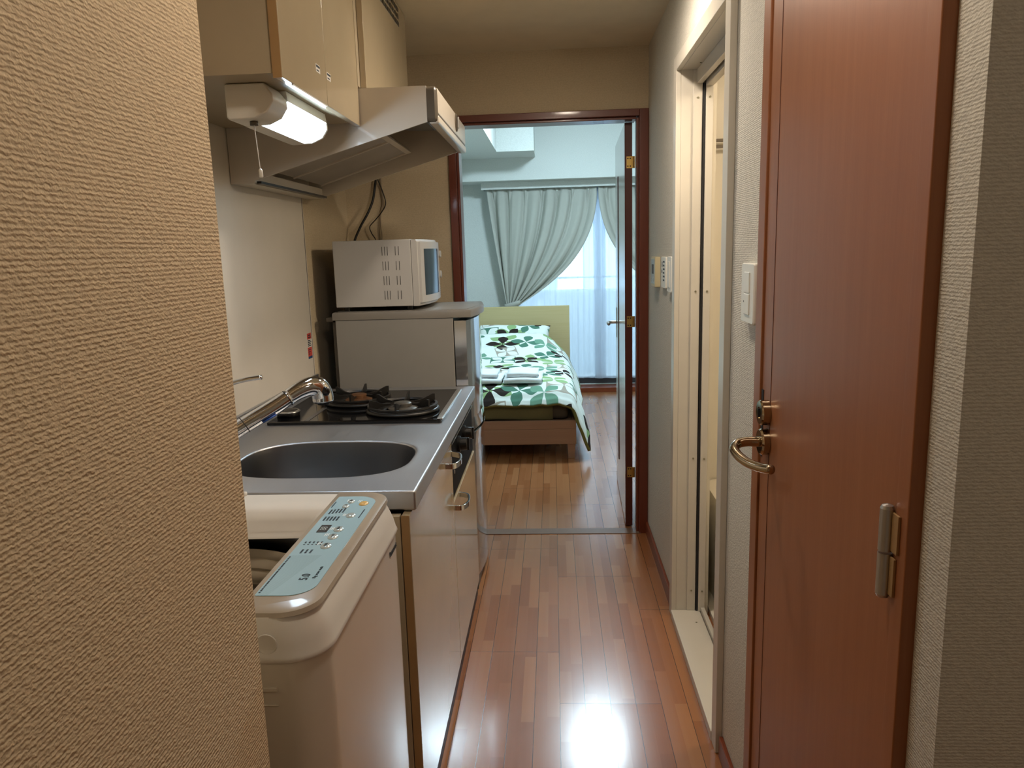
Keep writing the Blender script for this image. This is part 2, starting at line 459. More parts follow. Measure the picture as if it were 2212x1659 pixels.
# right wall: near stub, over the toilet door, between the doors, over the bath door, far stretch
bm = nb()
DY0, DY1, DZ = .893, 1.568, 2.0
BY0, BY1, BZ = 1.905, 2.665, 1.965
box(bm, XR, .53, .815, DY0, 0, ZC); box(bm, XR, .53, DY0, DY1, DZ, ZC); box(bm, XR, .53, DY1, BY0, 0, ZC)
box(bm, XR, .53, BY0, BY1, BZ, ZC); box(bm, XR, .54, BY1, YF, 0, ZC)
struct('wall_right', bm, 'white_wallpaper')
bm = nb(); box(bm, .53, 1.8, .815, .87, 0, ZC); struct('wall_front', bm, 'white_wallpaper')
bm = nb(); box(bm, 1.6, 1.75, -1.0, .815, 0, ZC); struct('wall_porch', bm, 'white_wallpaper')
bm = nb(); box(bm, -.388, 1.6, -1.05, -.95, 0, ZC); struct('wall_back', bm, 'white_wallpaper')
bm = nb(); box(bm, .56, .6, .87, 1.70, 0, ZC); struct('wall_toilet', bm, 'bath_cream')
# partition with the bedroom doorway
FX0, FX1, FZ = -.438, .402, 1.955
bm = nb(); box(bm, -1.2, FX0, YF, YF+.1, 0, ZB); box(bm, FX1, 1.8, YF, YF+.1, 0, ZB); box(bm, FX0, FX1, YF, YF+.1, FZ, ZB)
struct('wall_far', bm, ['far_wallpaper'])
# bedroom
bm = nb(); box(bm, -1.2, RX0, YF+.1, 7.45, 0, ZB); struct('wall_bedroom_left', bm, 'room_wallpaper')
bm = nb(); box(bm, RX1, 1.8, YF+.1, 7.45, 0, ZB); struct('wall_bedroom_right', bm, 'room_wallpaper')
WX0, WX1, WZ0, WZ1 = -.42, 1.36, .05, 1.90
bm = nb(); box(bm, RX0, WX0, YW, YW+.12, 0, ZB); box(bm, WX1, RX1, YW, YW+.12, 0, ZB); box(bm, WX0, WX1, YW, YW+.12, WZ1, ZB); box(bm, WX0, WX1, YW, YW+.12, -.08, WZ0)
struct('wall_window', bm, 'room_wallpaper')
bm = nb(); box(bm, RX0, RX1, 7.0, YW, 2.003, ZB); struct('beam_window', bm, 'room_wallpaper')
bm = nb(); box(bm, RX0, -.458, YF+.1, 7.0, 2.2, ZB); box(bm, -.458, -.142, 6.55, 7.0, 2.2, ZB); struct('beam_left', bm, 'room_wallpaper')
# boxed curtain pelmet under the beam
bm = nb(); box(bm, -.656, RX1, 7.155, 7.172, 1.938, 2.0025); box(bm, -.656, -.638, 7.172, YW, 1.938, 2.0025); struct('trim_curtain_box', bm, 'room_wallpaper', bevel=.002)
# threshold and skirtings
bm = nb(); box(bm, FX0, FX1, 3.49, 3.56, 0, .003); struct('trim_threshold', bm, 'thresh')
bm = nb(); box(bm, .426, XR, 2.715, 3.50, 0, .06); box(bm, .426, XR, 1.60, 1.862, 0, .06); struct('baseboard_right', bm, 'base_wood', bevel=.002)
bm = nb(); box(bm, -.25, 1.36, 7.15, YW, 0, .045); struct('trim_window_sill', bm, 'base_wood', bevel=.003)

# door casing of the bedroom doorway
bm = nb()
y0, y1 = 3.494, 3.62
box(bm, -.464, -.43, y0, y1, 0, 1.98); box(bm, .396, .4365, y0, y1, 0, 1.98)
box(bm, -.43, -.418, 3.515, y1, 0, 1.945); box(bm, .384, .396, 3.515, 3.565, 0, 1.945)
dj = struct('trim_bedroom_door', bm, 'dark_wood', bevel=.002)
bm = nb(); box(bm, -.43, .396, y0, y1, 1.95, 1.98); box(bm, -.418, .384, 3.515, y1, 1.938, 1.95); mesh('head_casing', bm, 'dark_wood_h', dj, bevel=.002)

# bedroom door leaf, swung open into the bedroom
lf = thing('door_1', 'reddish brown interior door swung open into the bedroom, hung on three brass hinges', 'door', (.372, 3.582, .008))
def leafT(d):
    bm = nb(); box(bm, *d); xform(bm, Matrix.Translation((.372, 3.582, 0)) @ Matrix.Rotation(math.radians(-1.7), 4, 'Z')); return bm
mesh('door_panel', leafT((-.0345, -.001, .001, .81, .008, 1.935)), 'leaf_face', lf, bevel=.0015)
mesh('door_edge', leafT((-.0345, 0, -.001, .001, .008, 1.935)), 'leaf_edge', lf)
mesh('inset_strip', leafT((-.0375, -.034, .52, .56, .20, 1.745)), 'leaf_edge', lf)
bm = leafT((-.037, -.034, .71, .76, .87, 1.04)); hp = mesh('handle_plate', bm, 'satin', lf, bevel=.003)
bm = nb(); tube(bm, spline([(-.036, .735, .955), (-.07, .735, .955), (-.083, .725, .955), (-.086, .69, .955), (-.084, .63, .955)]), .009, 10)
xform(bm, Matrix.Translation((.372, 3.582, 0)) @ Matrix.Rotation(math.radians(-1.7), 4, 'Z')); mesh('handle', bm, 'satin', hp, smooth=True)
for z in (1.76, 1.028, .285):
    bm = nb(); box(bm, .346, .372, 3.5775, 3.5805, z-.026, z+.026); tube(bm, [(.376, 3.578, z-.026), (.376, 3.578, z+.026)], .0055, 10); box(bm, .372, .384, 3.5765, 3.579, z-.026, z+.026)
    h = mesh('hinge', bm, 'brass_hinge', lf)
    for sx in (.352, .363):
        for sz in (-.017, .017): bm = nb(); cyl(bm, (sx, 3.5778, z+sz), (sx, 3.5768, z+sz), .0032, 10); mesh('screw', bm, 'rubber', h)

lf['kind'] = 'structure'
# ------------------------------------------------------------------ bath doorway (right)
BX = .42
bm = nb()
for (a, b) in ((1.872, 1.925), (2.648, 2.70)): box(bm, BX, .437, a, b, .001, 1.995)
box(bm, BX, .437, 1.925, 2.648, 1.95, 1.995)
# deep reveal
box(bm, .437, .507, 1.908, 1.925, .02, 1.965); box(bm, .437, .507, 2.648, 2.662, .02, 1.965); box(bm, .437, .507, 1.925, 2.648, 1.95, 1.964)
box(bm, .476, .507, 2.642, 2.648, .03, 1.95); box(bm, .488, .507, 1.925, 2.642, 1.905, 1.95)
bf = struct('trim_bath_door', bm, 'frame_white', bevel=.0015)
bm = nb(); box(bm, BX-.002, .524, 1.926, 2.647, 0, .03); mesh('sill', bm, 'frame_white', bf, bevel=.002)
bm = nb(); box(bm, .5085, .5155, 2.638, 2.650, .03, 1.905); mesh('gasket', bm, 'rubber', bf)
bm = nb(); box(bm, .5165, .541, 2.634, 2.66, .03, 1.965); box(bm, .5165, .541, 1.905, 2.634, 1.895, 1.965); box(bm, .526, .541, 1.905, 2.66, -.0, .045); mesh('inner_frame', bm, 'frame_white', bf, bevel=.0015)
def scr(a, b): bm = nb(); cyl(bm, a, b, .0035, 10); mesh('screw', bm, 'screw', bf)
for z in (.11, .62, 1.22, 1.86): scr((.492, 2.6415, z), (.492, 2.640, z)); scr((.530, 2.6335, z), (.530, 2.632, z))
for y in (2.55, 2.1): scr((.495, y, .0302), (.495, y, .0312)); scr((.482, y, 1.9495), (.482, y, 1.948))
# bath cell beyond it
bm = nb(); box(bm, .566, 1.62, 3.02, 3.06, -.02, 2.12); struct('wall_bath_far', bm, 'bath_cream')
bm = nb(); box(bm, 1.58, 1.62, 1.72, 3.02, -.02, 2.12); struct('wall_bath_right', bm, 'bath_cream')
bm = nb(); box(bm, .566, 1.62, 1.70, 1.74, -.02, 2.12); struct('wall_bath_near', bm, 'bath_cream')
bm = nb(); box(bm, .5405, .56, 2.672, 3.05, -.02, 2.12); struct('wall_bath_left', bm, 'bath_cream')
bm = nb(); box(bm, .53, 1.62, 1.70, 3.06, 2.09, 2.13); struct('ceiling_bath', bm, 'bath_cream')
bm = nb(); box(bm, .566, 1.58, 1.74, 3.02, -.02, .02); struct('floor_bath', bm, 'bath_cream')
tb = thing('towel_bar', 'grey double towel bar on the cream bathroom wall', 'towel bar', (.60, 3.02, 1.75))
bm = nb(); cyl(bm, (.59, 2.985, 1.765), (1.1, 2.985, 1.765), .006, 12); mesh('rail', bm, 'bar', tb, smooth=True)
bm = nb(); cyl(bm, (.59, 2.985, 1.742), (1.1, 2.985, 1.742), .006, 12); mesh('rail', bm, 'bar', tb, smooth=True)
bm = nb(); box(bm, .585, .60, 2.978, 3.019, 1.73, 1.777); mesh('bracket', bm, 'bar', tb, bevel=.002)
bm = nb(); box(bm, 1.09, 1.105, 2.978, 3.019, 1.73, 1.777); mesh('bracket', bm, 'bar', tb, bevel=.002)
bt = thing('bathtub_apron', 'cream bathtub standing beyond the bathroom doorway', 'bathtub', (1.1, 2.6, .02))
bm = nb(); R = rrect(.60, 1.57, 2.32, 3.01, .06)
loft(bm, [[(x, y, .021) for x, y in R], [(x, y, .40) for x, y in R], [(x*.998+.002, y, .425) for x, y in R], [(x, y, .43) for x, y in rrect(.625, 1.545, 2.345, 2.985, .05)], [(x, y, .42) for x, y in rrect(.66, 1.51, 2.38, 2.95, .09)], [(x, y, .10) for x, y in rrect(.72, 1.45, 2.43, 2.90, .1)]])
sharp(mesh('tub', bm, 'bath_cream', bt))
bl = thing('bathroom_ceiling_light', 'round lamp on the bathroom ceiling', 'ceiling light', (.95, 2.2, 2.089))
bm = nb(); lathe(bm, [(.02, 0), (.11, 0), (.11, -.02), (.02, -.02)], (.95, 2.2, 2.089)); mesh('lamp_base', bm, 'plastic_white', bl, smooth=True)
bm = nb(); lathe(bm, [(.1, -.021), (.1, -.04), (.07, -.06), (.02, -.065)], (.95, 2.2, 2.089)); mesh('lamp_shade', bm, 'bath_glow', bl, smooth=True)

# ------------------------------------------------------------------ toilet door (right foreground)
bm = nb()
box(bm, .42, .452, .88, .912, 0, 2.03); box(bm, .42, .452, 1.538, 1.585, 0, 2.03); box(bm, .42, .452, .912, 1.538, 1.985, 2.03)
box(bm, .452, .53, .894, .912, 0, 2.0); box(bm, .452, .53, 1.54, 1.567, 0, 2.0)
struct('trim_toilet_door', bm, 'door_wood', bevel=.002)
td = thing('door_2', 'reddish brown flush door with brass lever and lock, closed in the right wall', 'door', (.44, .914, .008))
bm = nb(); box(bm, .424, .458, .914, 1.534, .008, 1.982); mesh('door_panel', bm, 'door_wood', td, bevel=.002)
bm = nb(); box(bm, .4232, .4242, 1.4715, 1.4725, .01, 1.98); mesh('seam_line', bm, 'leaf_edge', td)
bm = nb(); box(bm, .4228, .4245, 1.520, 1.534, .945, 1.085); mesh('latch_plate', bm, 'rubber', td)
# lock cylinder
bm = nb(); lathe(bm, [(.0255, 0), (.0255, -.014), (.023, -.017), (.012, -.0172), (.0118, -.015), (.0, -.015)], (.4235, 1.488, 1.045), 32, 'x'); lk = mesh('lock_cylinder', bm, 'brass', td); sharp(lk)
bm = nb(); box(bm, .404, .409, 1.4865, 1.4895, 1.036, 1.054); mesh('key_slot', bm, 'rubber', lk)
# lever handle
HY, HZ = 1.488, .985
bm = nb(); lathe(bm, [(.027, 0), (.027, -.012), (.024, -.0155), (.012, -.0155)], (.4235, HY, HZ), 32, 'x'); lv = mesh('handle_rose', bm, 'brass', td); sharp(lv)
P = spline([(.409, HY, HZ), (.385, HY+.002, HZ), (.366, HY-.001, HZ-.003), (.355, HY-.018, HZ-.009), (.357, HY-.045, HZ-.016), (.367, HY-.078, HZ-.021), (.381, HY-.110, HZ-.021), (.394, HY-.138, HZ-.017)], 8)
bm = nb(); tube(bm, P, [.0102-.0012*i/len(P) for i in range(len(P))], 14)
mesh('handle', bm, 'brass', lv, smooth=True)
bm = nb(); zc = .99
tube(bm, [(.414, .921, zc-.057), (.414, .921, zc-.0015)], .0088, 16); tube(bm, [(.414, .921, zc+.0015), (.414, .921, zc+.057)], .0088, 16)
for s in (-1, 1):
    lathe(bm, [(.0088, .057*s), (.007, .061*s), (.002, .063*s)], (.414, .921, zc), 16)
h = mesh('hinge', bm, 'satin', td); sharp(h)
bm = nb(); box(bm, .4165, .4195, .896, .921, zc+.004, zc+.054); box(bm, .4205, .4235, .921, .94, zc-.054, zc-.004); box(bm, .4165, .4195, .901, .921, zc-.054, zc-.004)
mesh('hinge_leaf', bm, 'edge_brown', h)

td['kind'] = 'structure'
# ------------------------------------------------------------------ wall switches (right wall)
def plate(name, label, cat, y0, y1, z0, z1, t=.009, r=.006, mat='plastic_white'):
    e = thing(name, label, cat, (XR, (y0+y1)/2, z0))
    bm = nb(); pr = rrect(y0, y1, z0, z1, r, 4)
    loft(bm, [[(XR-.0005, y, z) for y, z in pr], [(XR-t+.003, y, z) for y, z in pr], [(XR-t, (y-(y0+y1)/2)*.95+(y0+y1)/2, (z-(z0+z1)/2)*.97+(z0+z1)/2) for y, z in pr]])
    sharp(mesh('cover_plate', bm, mat, e)); return e
s1 = plate('light_switch', 'white double rocker light switch beside the brown toilet door', 'light switch', 1.612, 1.718, 1.207, 1.337, .016)
for (a, b) in ((1.273, 1.318), (1.226, 1.271)):
    bm = nb(); box(bm, XR-.0185, XR-.0155, 1.644, 1.687, a, b); mesh('rocker', bm, 'plastic_white', s1, bevel=.0015)
bm = nb(); box(bm, XR-.0192, XR-.0184, 1.682, 1.684, 1.252, 1.256); mesh('indicator', bm, 'ink', s1)
s2 = plate('heater_switch_panel', 'cream bath water heater controller with a glossy display, nearest the bedroom doorway', 'controller', 3.115, 3.235, 1.212, 1.335, .022, .004, 'plastic_cream')
bm = nb(); box(bm, XR-.0232, XR-.0215, 3.128, 3.222, 1.225, 1.325); mesh('display', bm, 'lcd_seg', s2, bevel=.002)
bm = nb(); box(bm, XR-.0236, XR-.0228, 3.145, 3.205, 1.266, 1.305); mesh('screen', bm, 'lcd', s2)
for i in range(3): bm = nb(); box(bm, XR-.0242, XR-.023, 3.135+i*.03, 3.157+i*.03, 1.232, 1.248); mesh('control_button', bm, 'button', s2, bevel=.001)
s3 = plate('instruction_sign', 'glossy white instruction plate with dark printing, between controller and slim switch', 'wall plate', 2.90, 3.02, 1.217, 1.337, .011)
bm = nb()
for i in range(6):
    box(bm, XR-.0116, XR-.0108, 2.925+.006*(i % 2), 2.965, 1.315-i*.014, 1.321-i*.014)
box(bm, XR-.0116, XR-.0108, 2.985, 3.0, 1.275, 1.287); box(bm, XR-.0116, XR-.0108, 2.983, 2.995, 1.298, 1.318)
mesh('printing', bm, 'ink', s3)
s4 = plate('slim_switch', 'slim white switch next to the bathroom door frame', 'light switch', 2.742, 2.84, 1.21, 1.34, .014)
bm = nb(); box(bm, XR-.0165, XR-.0135, 2.775, 2.812, 1.228, 1.322); mesh('rocker', bm, 'plastic_white', s4, bevel=.0015)

# ------------------------------------------------------------------ kitchen: panel, base cabinet, counter
bm = nb(); box(bm, XL, XL+.004, 1.0, 2.868, .80, 1.80); box(bm, XL, XL+.0055, 2.864, 2.868, .80, 1.80); pn = struct('trim_kitchen_panel', bm, 'panel')
bm = nb(); box(bm, XL, XL+.0046, 2.8605, 2.8635, .85, 1.79); mesh('panel_joint', bm, 'slot_dark', pn)
st = thing('warning_sticker', 'small red and white warning sticker at the edge of the kitchen panel', 'sticker', (XL+.0042, 2.83, .99))
def stick(name, y0, y1, z0, z1, mat, x=XL+.0042):
    bm = nb(); box(bm, x, x+.0004, y0, y1, z0, z1); return mesh(name, bm, mat, st)
sy0, sy1 = 2.805, 2.852
stick('red_band', sy0, sy1, 1.064, 1.087, 'red'); stick('white_band', sy0, sy1, 1.033, 1.064, 'paper'); stick('red_field', sy0, sy1, .998, 1.033, 'red'); stick('blue_band', sy0, sy1, .989, .998, 'blue')
bm = nb()
for i in range(4): box(bm, XL+.0046, XL+.0049, sy0+.004, sy1-.004-.006*(i % 2), 1.037+i*.0066, 1.041+i*.0066)
for i in range(3): box(bm, XL+.0046, XL+.0049, sy0+.004, sy0+.02+.008*i, 1.006+i*.008, 1.009+i*.008)
for i in range(2): box(bm, XL+.0046, XL+.0049, sy0+.01, sy1-.008, 1.069+i*.008, 1.073+i*.008)
mesh('printing', bm, 'ink', st)

cab = thing('base_cabinet', 'cream kitchen base cabinet with two glossy doors under the steel counter', 'cabinet', (-.62, 2.2, 0))
bm = nb()
box(bm, -.93, -.3465, 1.548, 1.566, .0, .812); box(bm, -.93, -.3465, 2.842, 2.860, .0, .812)
box(bm, -.945, -.935, 1.548, 2.86, .06, .812); box(bm, -.935, -.3465, 1.566, 2.842, .06, .078); 
box(bm, -.90, -.37, 2.222, 2.232, .078, .60)
mesh('carcass', bm, 'cream_matt', cab, bevel=.001)
bx('kick_board', (-.345, -.3315, 1.567, 2.841, .0, .0570), 'kick_shade', cab)  # set close behind the doors so the shaded gap is drawn dark
def cdoor(y0, y1, z0, z1, hy, hz):
    bm = nb(); box(bm, -.3435, -.3255, y0, y1, z0, z1); d = mesh('door', bm, 'cream', cab, bevel=.0012)
    bm = nb(); box(bm, -.3445, -.327, y0-.001, y0+.0015, z0, z1); mesh('edge_band', bm, 'edge_brown', d)
    # bow handle: flat strap, two feet
    bm = nb()
    P = spline([(-.3255, hy-.068, hz), (-.302, hy-.060, hz-.002), (-.290, hy-.025, hz-.003), (-.289, hy+.014, hz-.003), (-.298, hy+.054, hz-.002), (-.3255, hy+.068, hz)], 6)
    w = .0085
    rings = []
    for i, p in enumerate(P):
        d2 = (P[min(i+1, len(P)-1)]-P[max(i-1, 0)]).normalized(); nrm = Vector((d2.y, -d2.x, 0))*.0032
        rings.append([p+nrm+Vector((0, 0, w)), p+nrm-Vector((0, 0, w)), p-nrm-Vector((0, 0, w)), p-nrm+Vector((0, 0, w))])
    loft(bm, rings); mesh('handle', bm, 'chrome', d, bevel=.0012)
cdoor(1.551, 2.236, .058, .812, 2.16, .764)
cdoor(2.240, 2.858, .058, .602, 2.32, .580)

# steel counter with pressed bowl
ct = thing('steel_countertop', 'brushed stainless steel counter with oval sink, above the cream base cabinet', 'countertop', (-.62, 2.2, .815))
CX0, CX1, CY0, CY1, CT, CB = -.944, -.314, 1.574, 2.868, .861, .815
SX, SY, SA, SB = -.598, 1.852, .226, .172
N = 96
def sup(a, b, t, e=2.9):
    c, s = cos(t), sin(t); return (SX+a*math.copysign(abs(c)**(2/e), c), SY+b*math.copysign(abs(s)**(2/e), s))
def rectray(px, py):
    dx, dy = px-SX, py-SY; k = 1e9
    for d, lo, hi, o in ((dx, CX0, CX1, SX), (dy, CY0, CY1, SY)):
        if d > 1e-9: k = min(k, (hi-o)/d)
        elif d < -1e-9: k = min(k, (lo-o)/d)
    return (SX+dx*k, SY+dy*k)
hole = [sup(SA, SB, 2*PI*i/N) for i in range(N)]
outer = [rectray(*p) for p in hole]
for cx, cy in ((CX0, CY0), (CX0, CY1), (CX1, CY0), (CX1, CY1)):
    i = min(range(N), key=lambda k: (outer[k][0]-cx)**2+(outer[k][1]-cy)**2); outer[i] = (cx, cy)
bm = nb()
rh = [[(x, y, CB) for x, y in hole], [(x, y, CT) for x, y in hole], [(SX+(x-SX)*1.03, SY+(y-SY)*1.03, CT+.0012) for x, y in hole], [(SX+(x-SX)*1.06, SY+(y-SY)*1.06, CT) for x, y in hole], [(x, y, CT) for x, y in outer], [(x, y, CB) for x, y in outer]]
R = loft(bm, rh, False, False)
for i in range(N): bm.faces.new((R[0][(i+1) % N], R[0][i], R[-1][i], R[-1][(i+1) % N]))
o = mesh('worktop', bm, 'steel', ct)
b = o.modifiers.new('bevel', 'BEVEL'); b.width = .011; b.segments = 5; b.limit_method = 'ANGLE'; b.angle_limit = math.radians(60)
sharp(o, 50)
bm = nb(); rings = []
for (k, z) in ((.995, .858), (.985, .845), (.975, .80), (.955, .745), (.92, .715), (.85, .70), (.5, .696), (.12, .694)):
    rings.append([(SX+(x-SX)*k, SY+(y-SY)*k, z) for x, y in hole])
loft(bm, rings, False, True); mesh('sink_bowl', bm, 'steel_bowl', ct, smooth=True)
bm = nb(); lathe(bm, [(.045, 0), (.045, .003), (.038, .004), (.03, .001), (.0, .001)], (SX, SY, .6955)); mesh('drain', bm, 'satin', ct, smooth=True)
bm = nb(); box(bm, -.944, -.931, 1.574, 2.868, .8615, .922); mesh('upstand', bm, 'steel', ct, bevel=.003)

# mixer tap
fa = thing('sink_faucet', 'chrome single lever mixer tap with pull-out spray head, rising behind the sink', 'faucet', (-.86, 1.668, .861))
bm = nb(); lathe(bm, [(.034, .001), (.034, .006), (.026, .012), (.025, .10), (.027, .105), (.027, .15), (.024, .175), (.012, .185)], (-.862, 1.666, .861)); sharp(mesh('tap_body', bm, 'chrome', fa))
P = spline([(-.858, 1.669, .925), (-.80, 1.712, .955), (-.755, 1.745, .981), (-.70, 1.786, 1.012), (-.668, 1.81, 1.033)], 8)
bm = nb(); tube(bm, P, .0205, 18); sp = mesh('spout', bm, 'chrome', fa, smooth=True)
bm = nb(); tube(bm, [(-.760, 1.7415, .978), (-.7585, 1.7425, .979)], .0212, 18); mesh('joint_ring', bm, 'rubber', sp, smooth=True); bm = nb(); tube(bm, [(-.672, 1.807, 1.030), (-.6705, 1.808, 1.031)], .0213, 18); mesh('joint_ring', bm, 'rubber', sp, smooth=True)
P = spline([(-.6695, 1.809, 1.032), (-.645, 1.827, 1.046), (-.622, 1.844, 1.053), (-.606, 1.856, 1.047), (-.599, 1.861, 1.028), (-.598, 1.862, 1.012)], 7)
rr = [.0205+.0065*min(1, i/20) for i in range(len(P))]
bm = nb(); tube(bm, P, rr, 20); hd = mesh('spray_head', bm, 'chrome', fa, smooth=True)
bm = nb(); lathe(bm, [(.0262, .0005), (.024, -.004), (.016, -.0045), (.015, -.009), (.0, -.009)], (-.598, 1.862, 1.0115)); mesh('nozzle', bm, 'rubber', hd, smooth=True)
bm = nb(); bmesh.ops.create_uvsphere(bm, u_segments=14, v_segments=8, radius=.011); xform(bm, Matrix.Translation((-.583, 1.840, 1.040)) @ Matrix.Diagonal((1, .7, 1.1, 1))); mesh('spray_switch', bm, 'black_gloss', hd, smooth=True)
bm = nb(); tube(bm, [(-.727+.011, 1.766-.0165, .982), (-.70+.011, 1.786-.0165, .9975)], .0042, 8, squash=.5); mesh('tag_strip', bm, 'tag_blue', sp, smooth=True)
bm = nb(); tube(bm, spline([(-.862, 1.666, 1.046), (-.83, 1.672, 1.066), (-.77, 1.684, 1.088), (-.73, 1.693, 1.098), (-.69, 1.703, 1.1025)], 7), [.016, .016, .0155, .015, .0145]+[.013]*10+[.0095]*14, 12, squash=.6); mesh('lever', bm, 'chrome', fa, smooth=True)

# gas cooktop
gs = thing('gas_cooktop', 'black two burner gas cooktop set in the steel counter', 'cooktop', (-.63, 2.49, .8615))
bm = nb(); KX0, KX1, KY0, KY1 = -.905, -.353, 2.236, 2.754
pr = rrect(KX0, KX1, KY0, KY1, .006, 3)
loft(bm, [[(x, y, .8618) for x, y in pr], [(x, y, .869) for x, y in pr], [(x, y, .8715) for x, y in rrect(KX0+.006, KX1-.006, KY0+.006, KY1-.006, .005, 3)], [(x, y, .8705) for x, y in rrect(KX0+.016, KX1-.016, KY0+.016, KY1-.016, .005, 3)]])
sharp(mesh('top_plate', bm, 'black_gloss', gs), 20)
bm = nb(); box(bm, KX1-.016, KX1+.003, KY0+.012, KY1-.02, .8685, .8745); mesh('side_trim', bm, 'satin', gs, bevel=.0025)
bm = nb(); box(bm, -.79, -.775, 2.25, 2.45, .8706, .8712); mesh('glass_line', bm, 'lcd', gs)
def burner(cx, cy, R, capmat):
    bm = nb(); lathe(bm, [(R*1.02, 0), (R*1.05, .006), (R, .012), (R*.9, .008), (R*.62, .003), (R*.55, .0035), (R*.55, 0)], (cx, cy, .8712), 48); mesh('drip_tray', bm, 'iron', gs, smooth=True)
    bm = nb(); lathe(bm, [(R*.42, 0), (R*.42, .010), (R*.36, .014), (R*.26, .015), (R*.25, .026), (R*.21, .029), (R*.05, .0295)], (cx, cy, .8705), 32); sharp(mesh('burner_cap', bm, capmat, gs))
    bm = nb()
    rg = []
    for i in range(48):
        a = 2*PI*i/48; rg.append((cx+R*cos(a), cy+R*sin(a), .8875))
    n = 48; rings = [[(p[0]+(cx-p[0])*q, p[1]+(cy-p[1])*q, p[2]+dz) for p in rg] for (q, dz) in ((0, 0), (0, .006), (.07, .007), (.10, .001), (.07, -.004), (0, 0))]
    loft(bm, rings, False, False)
    for k in range(6):
        a = PI/6+k*PI/3
        d = Vector((cos(a), sin(a), 0)); s = Vector((-sin(a), cos(a), 0))*.003
        prof = [(R*.98, .886), (R*.98, .916), (R*.90, .916), (R*.60, .902), (R*.36, .899), (R*.36, .894), (R*.6, .892), (R*.84, .884)]
        A = [bm.verts.new(Vector((cx, cy, 0))+d*r+s+Vector((0, 0, z))) for r, z in prof]
        B = [bm.verts.new(Vector((cx, cy, 0))+d*r-s+Vector((0, 0, z))) for r, z in prof]
        bm.faces.new(A); bm.faces.new(B[::-1])
        for i in range(len(prof)):
            j = (i+1) % len(prof); bm.faces.new((A[i], B[i], B[j], A[j]))
    sharp(mesh('pan_support', bm, 'iron', gs))
burner(-.502, 2.385, .115, 'burner_alu'); burner(-.690, 2.545, .112, 'burner')
bm = nb(); lathe(bm, [(.036, 0), (.036, .012), (.03, .018), (.012, .019), (.0, .019)], (-.868, 2.335, .8712), 28); vc = mesh('grill_vent_cap', bm, 'iron', gs, smooth=True)
bm = nb(); lathe(bm, [(.036, .0125), (.039, .0135), (.037, .016), (.031, .0185), (.0305, .018)], (-.868, 2.335, .8712), 28, ring=True); mesh('cap_rim', bm, 'satin', vc, smooth=True)
bm = nb(); box(bm, -.3455, -.3285, 2.243, 2.838, .612, .811); mesh('control_panel', bm, 'black_panel', gs, bevel=.002)
bm = nb(); box(bm, -.3285, -.3255, 2.25, 2.85, .785, .789); mesh('panel_trim', bm, 'satin', gs)
for y in (2.41, 2.56):
    bm = nb(); lathe(bm, [(.027, 0), (.027, .008), (.022, .010), (.021, .03), (.018, .033), (.0, .033)], (-.3285, y, .748), 24, 'x'); k = mesh('knob', bm, 'black', gs); sharp(k)
    bm = nb(); box(bm, -.2965, -.290, y-.005, y+.005, .727, .769); mesh('knob_grip', bm, 'black', k, bevel=.001)
bm = nb(); cyl(bm, (-.3285, 2.30, .685), (-.327, 2.30, .685), .007, 12); mesh('lamp_window', bm, 'satin', gs)

# ------------------------------------------------------------------ wall cabinet, duct box, hood, strip lamp
wc = thing('wall_cabinet', 'cream two door wall cabinet above the sink', 'cabinet', (-.75, 1.9, 1.752))
bm = nb(); box(bm, XL+.006, -.566, 1.598, 2.222, 1.752, 2.242); mesh('carcass', bm, 'cream_matt', wc, bevel=.001)
for i, (a, b) in enumerate(((1.594, 1.9085), (1.911, 2.224))):
    bm = nb(); box(bm, -.5645, -.546, a, b, 1.743, 2.238); d = mesh('door', bm, 'cream', wc, bevel=.0015)
    if i == 0:
        bm = nb(); box(bm, -.566, -.5475, a-.001, a+.002, 1.742, 2.238); mesh('edge_band', bm, 'edge_brown', d)
    y = 1.845 if i == 0 else 1.932
    bm = nb(); box(bm, -.5459, -.5455, y-.016, y+.016, 1.806, 1.824); lb = mesh('label', bm, 'paper', d)
    bm = nb(); box(bm, -.5455, -.5452, y-.014, y+.014, 1.817, 1.822); box(bm, -.5455, -.5452, y-.012, y+.006, 1.809, 1.812); mesh('printing', bm, 'ink', lb)
bm = nb(); box(bm, -.5505, -.5465, 1.66, 1.905, 1.740, 1.743); mesh('finger_pull', bm, 'plastic_white', wc)

db = thing('hood_duct_cover', 'cream boxed duct cover reaching the ceiling above the range hood', 'duct cover', (-.74, 2.55, 1.852))
bm = nb(); box(bm, XL+.006, -.545, 2.226, 2.92, 1.853, 2.242); mesh('casing', bm, 'cream_matt', db, bevel=.0015)
bm = nb(); box(bm, -.5445, -.527, 2.252, 2.918, 1.853, 2.240); fp = mesh('front_panel', bm, 'cream', db, bevel=.0015)
bm = nb()
for r in range(3):
    for k in range(9):
        y = 2.46+k*.038; z = 2.166+r*.024
        prism(bm, [(y, z), (y+.028, z), (y+.033, z+.014), (y+.005, z+.014)], 'x', -.5268, -.5255)
mesh('vent', bm, 'black', fp)

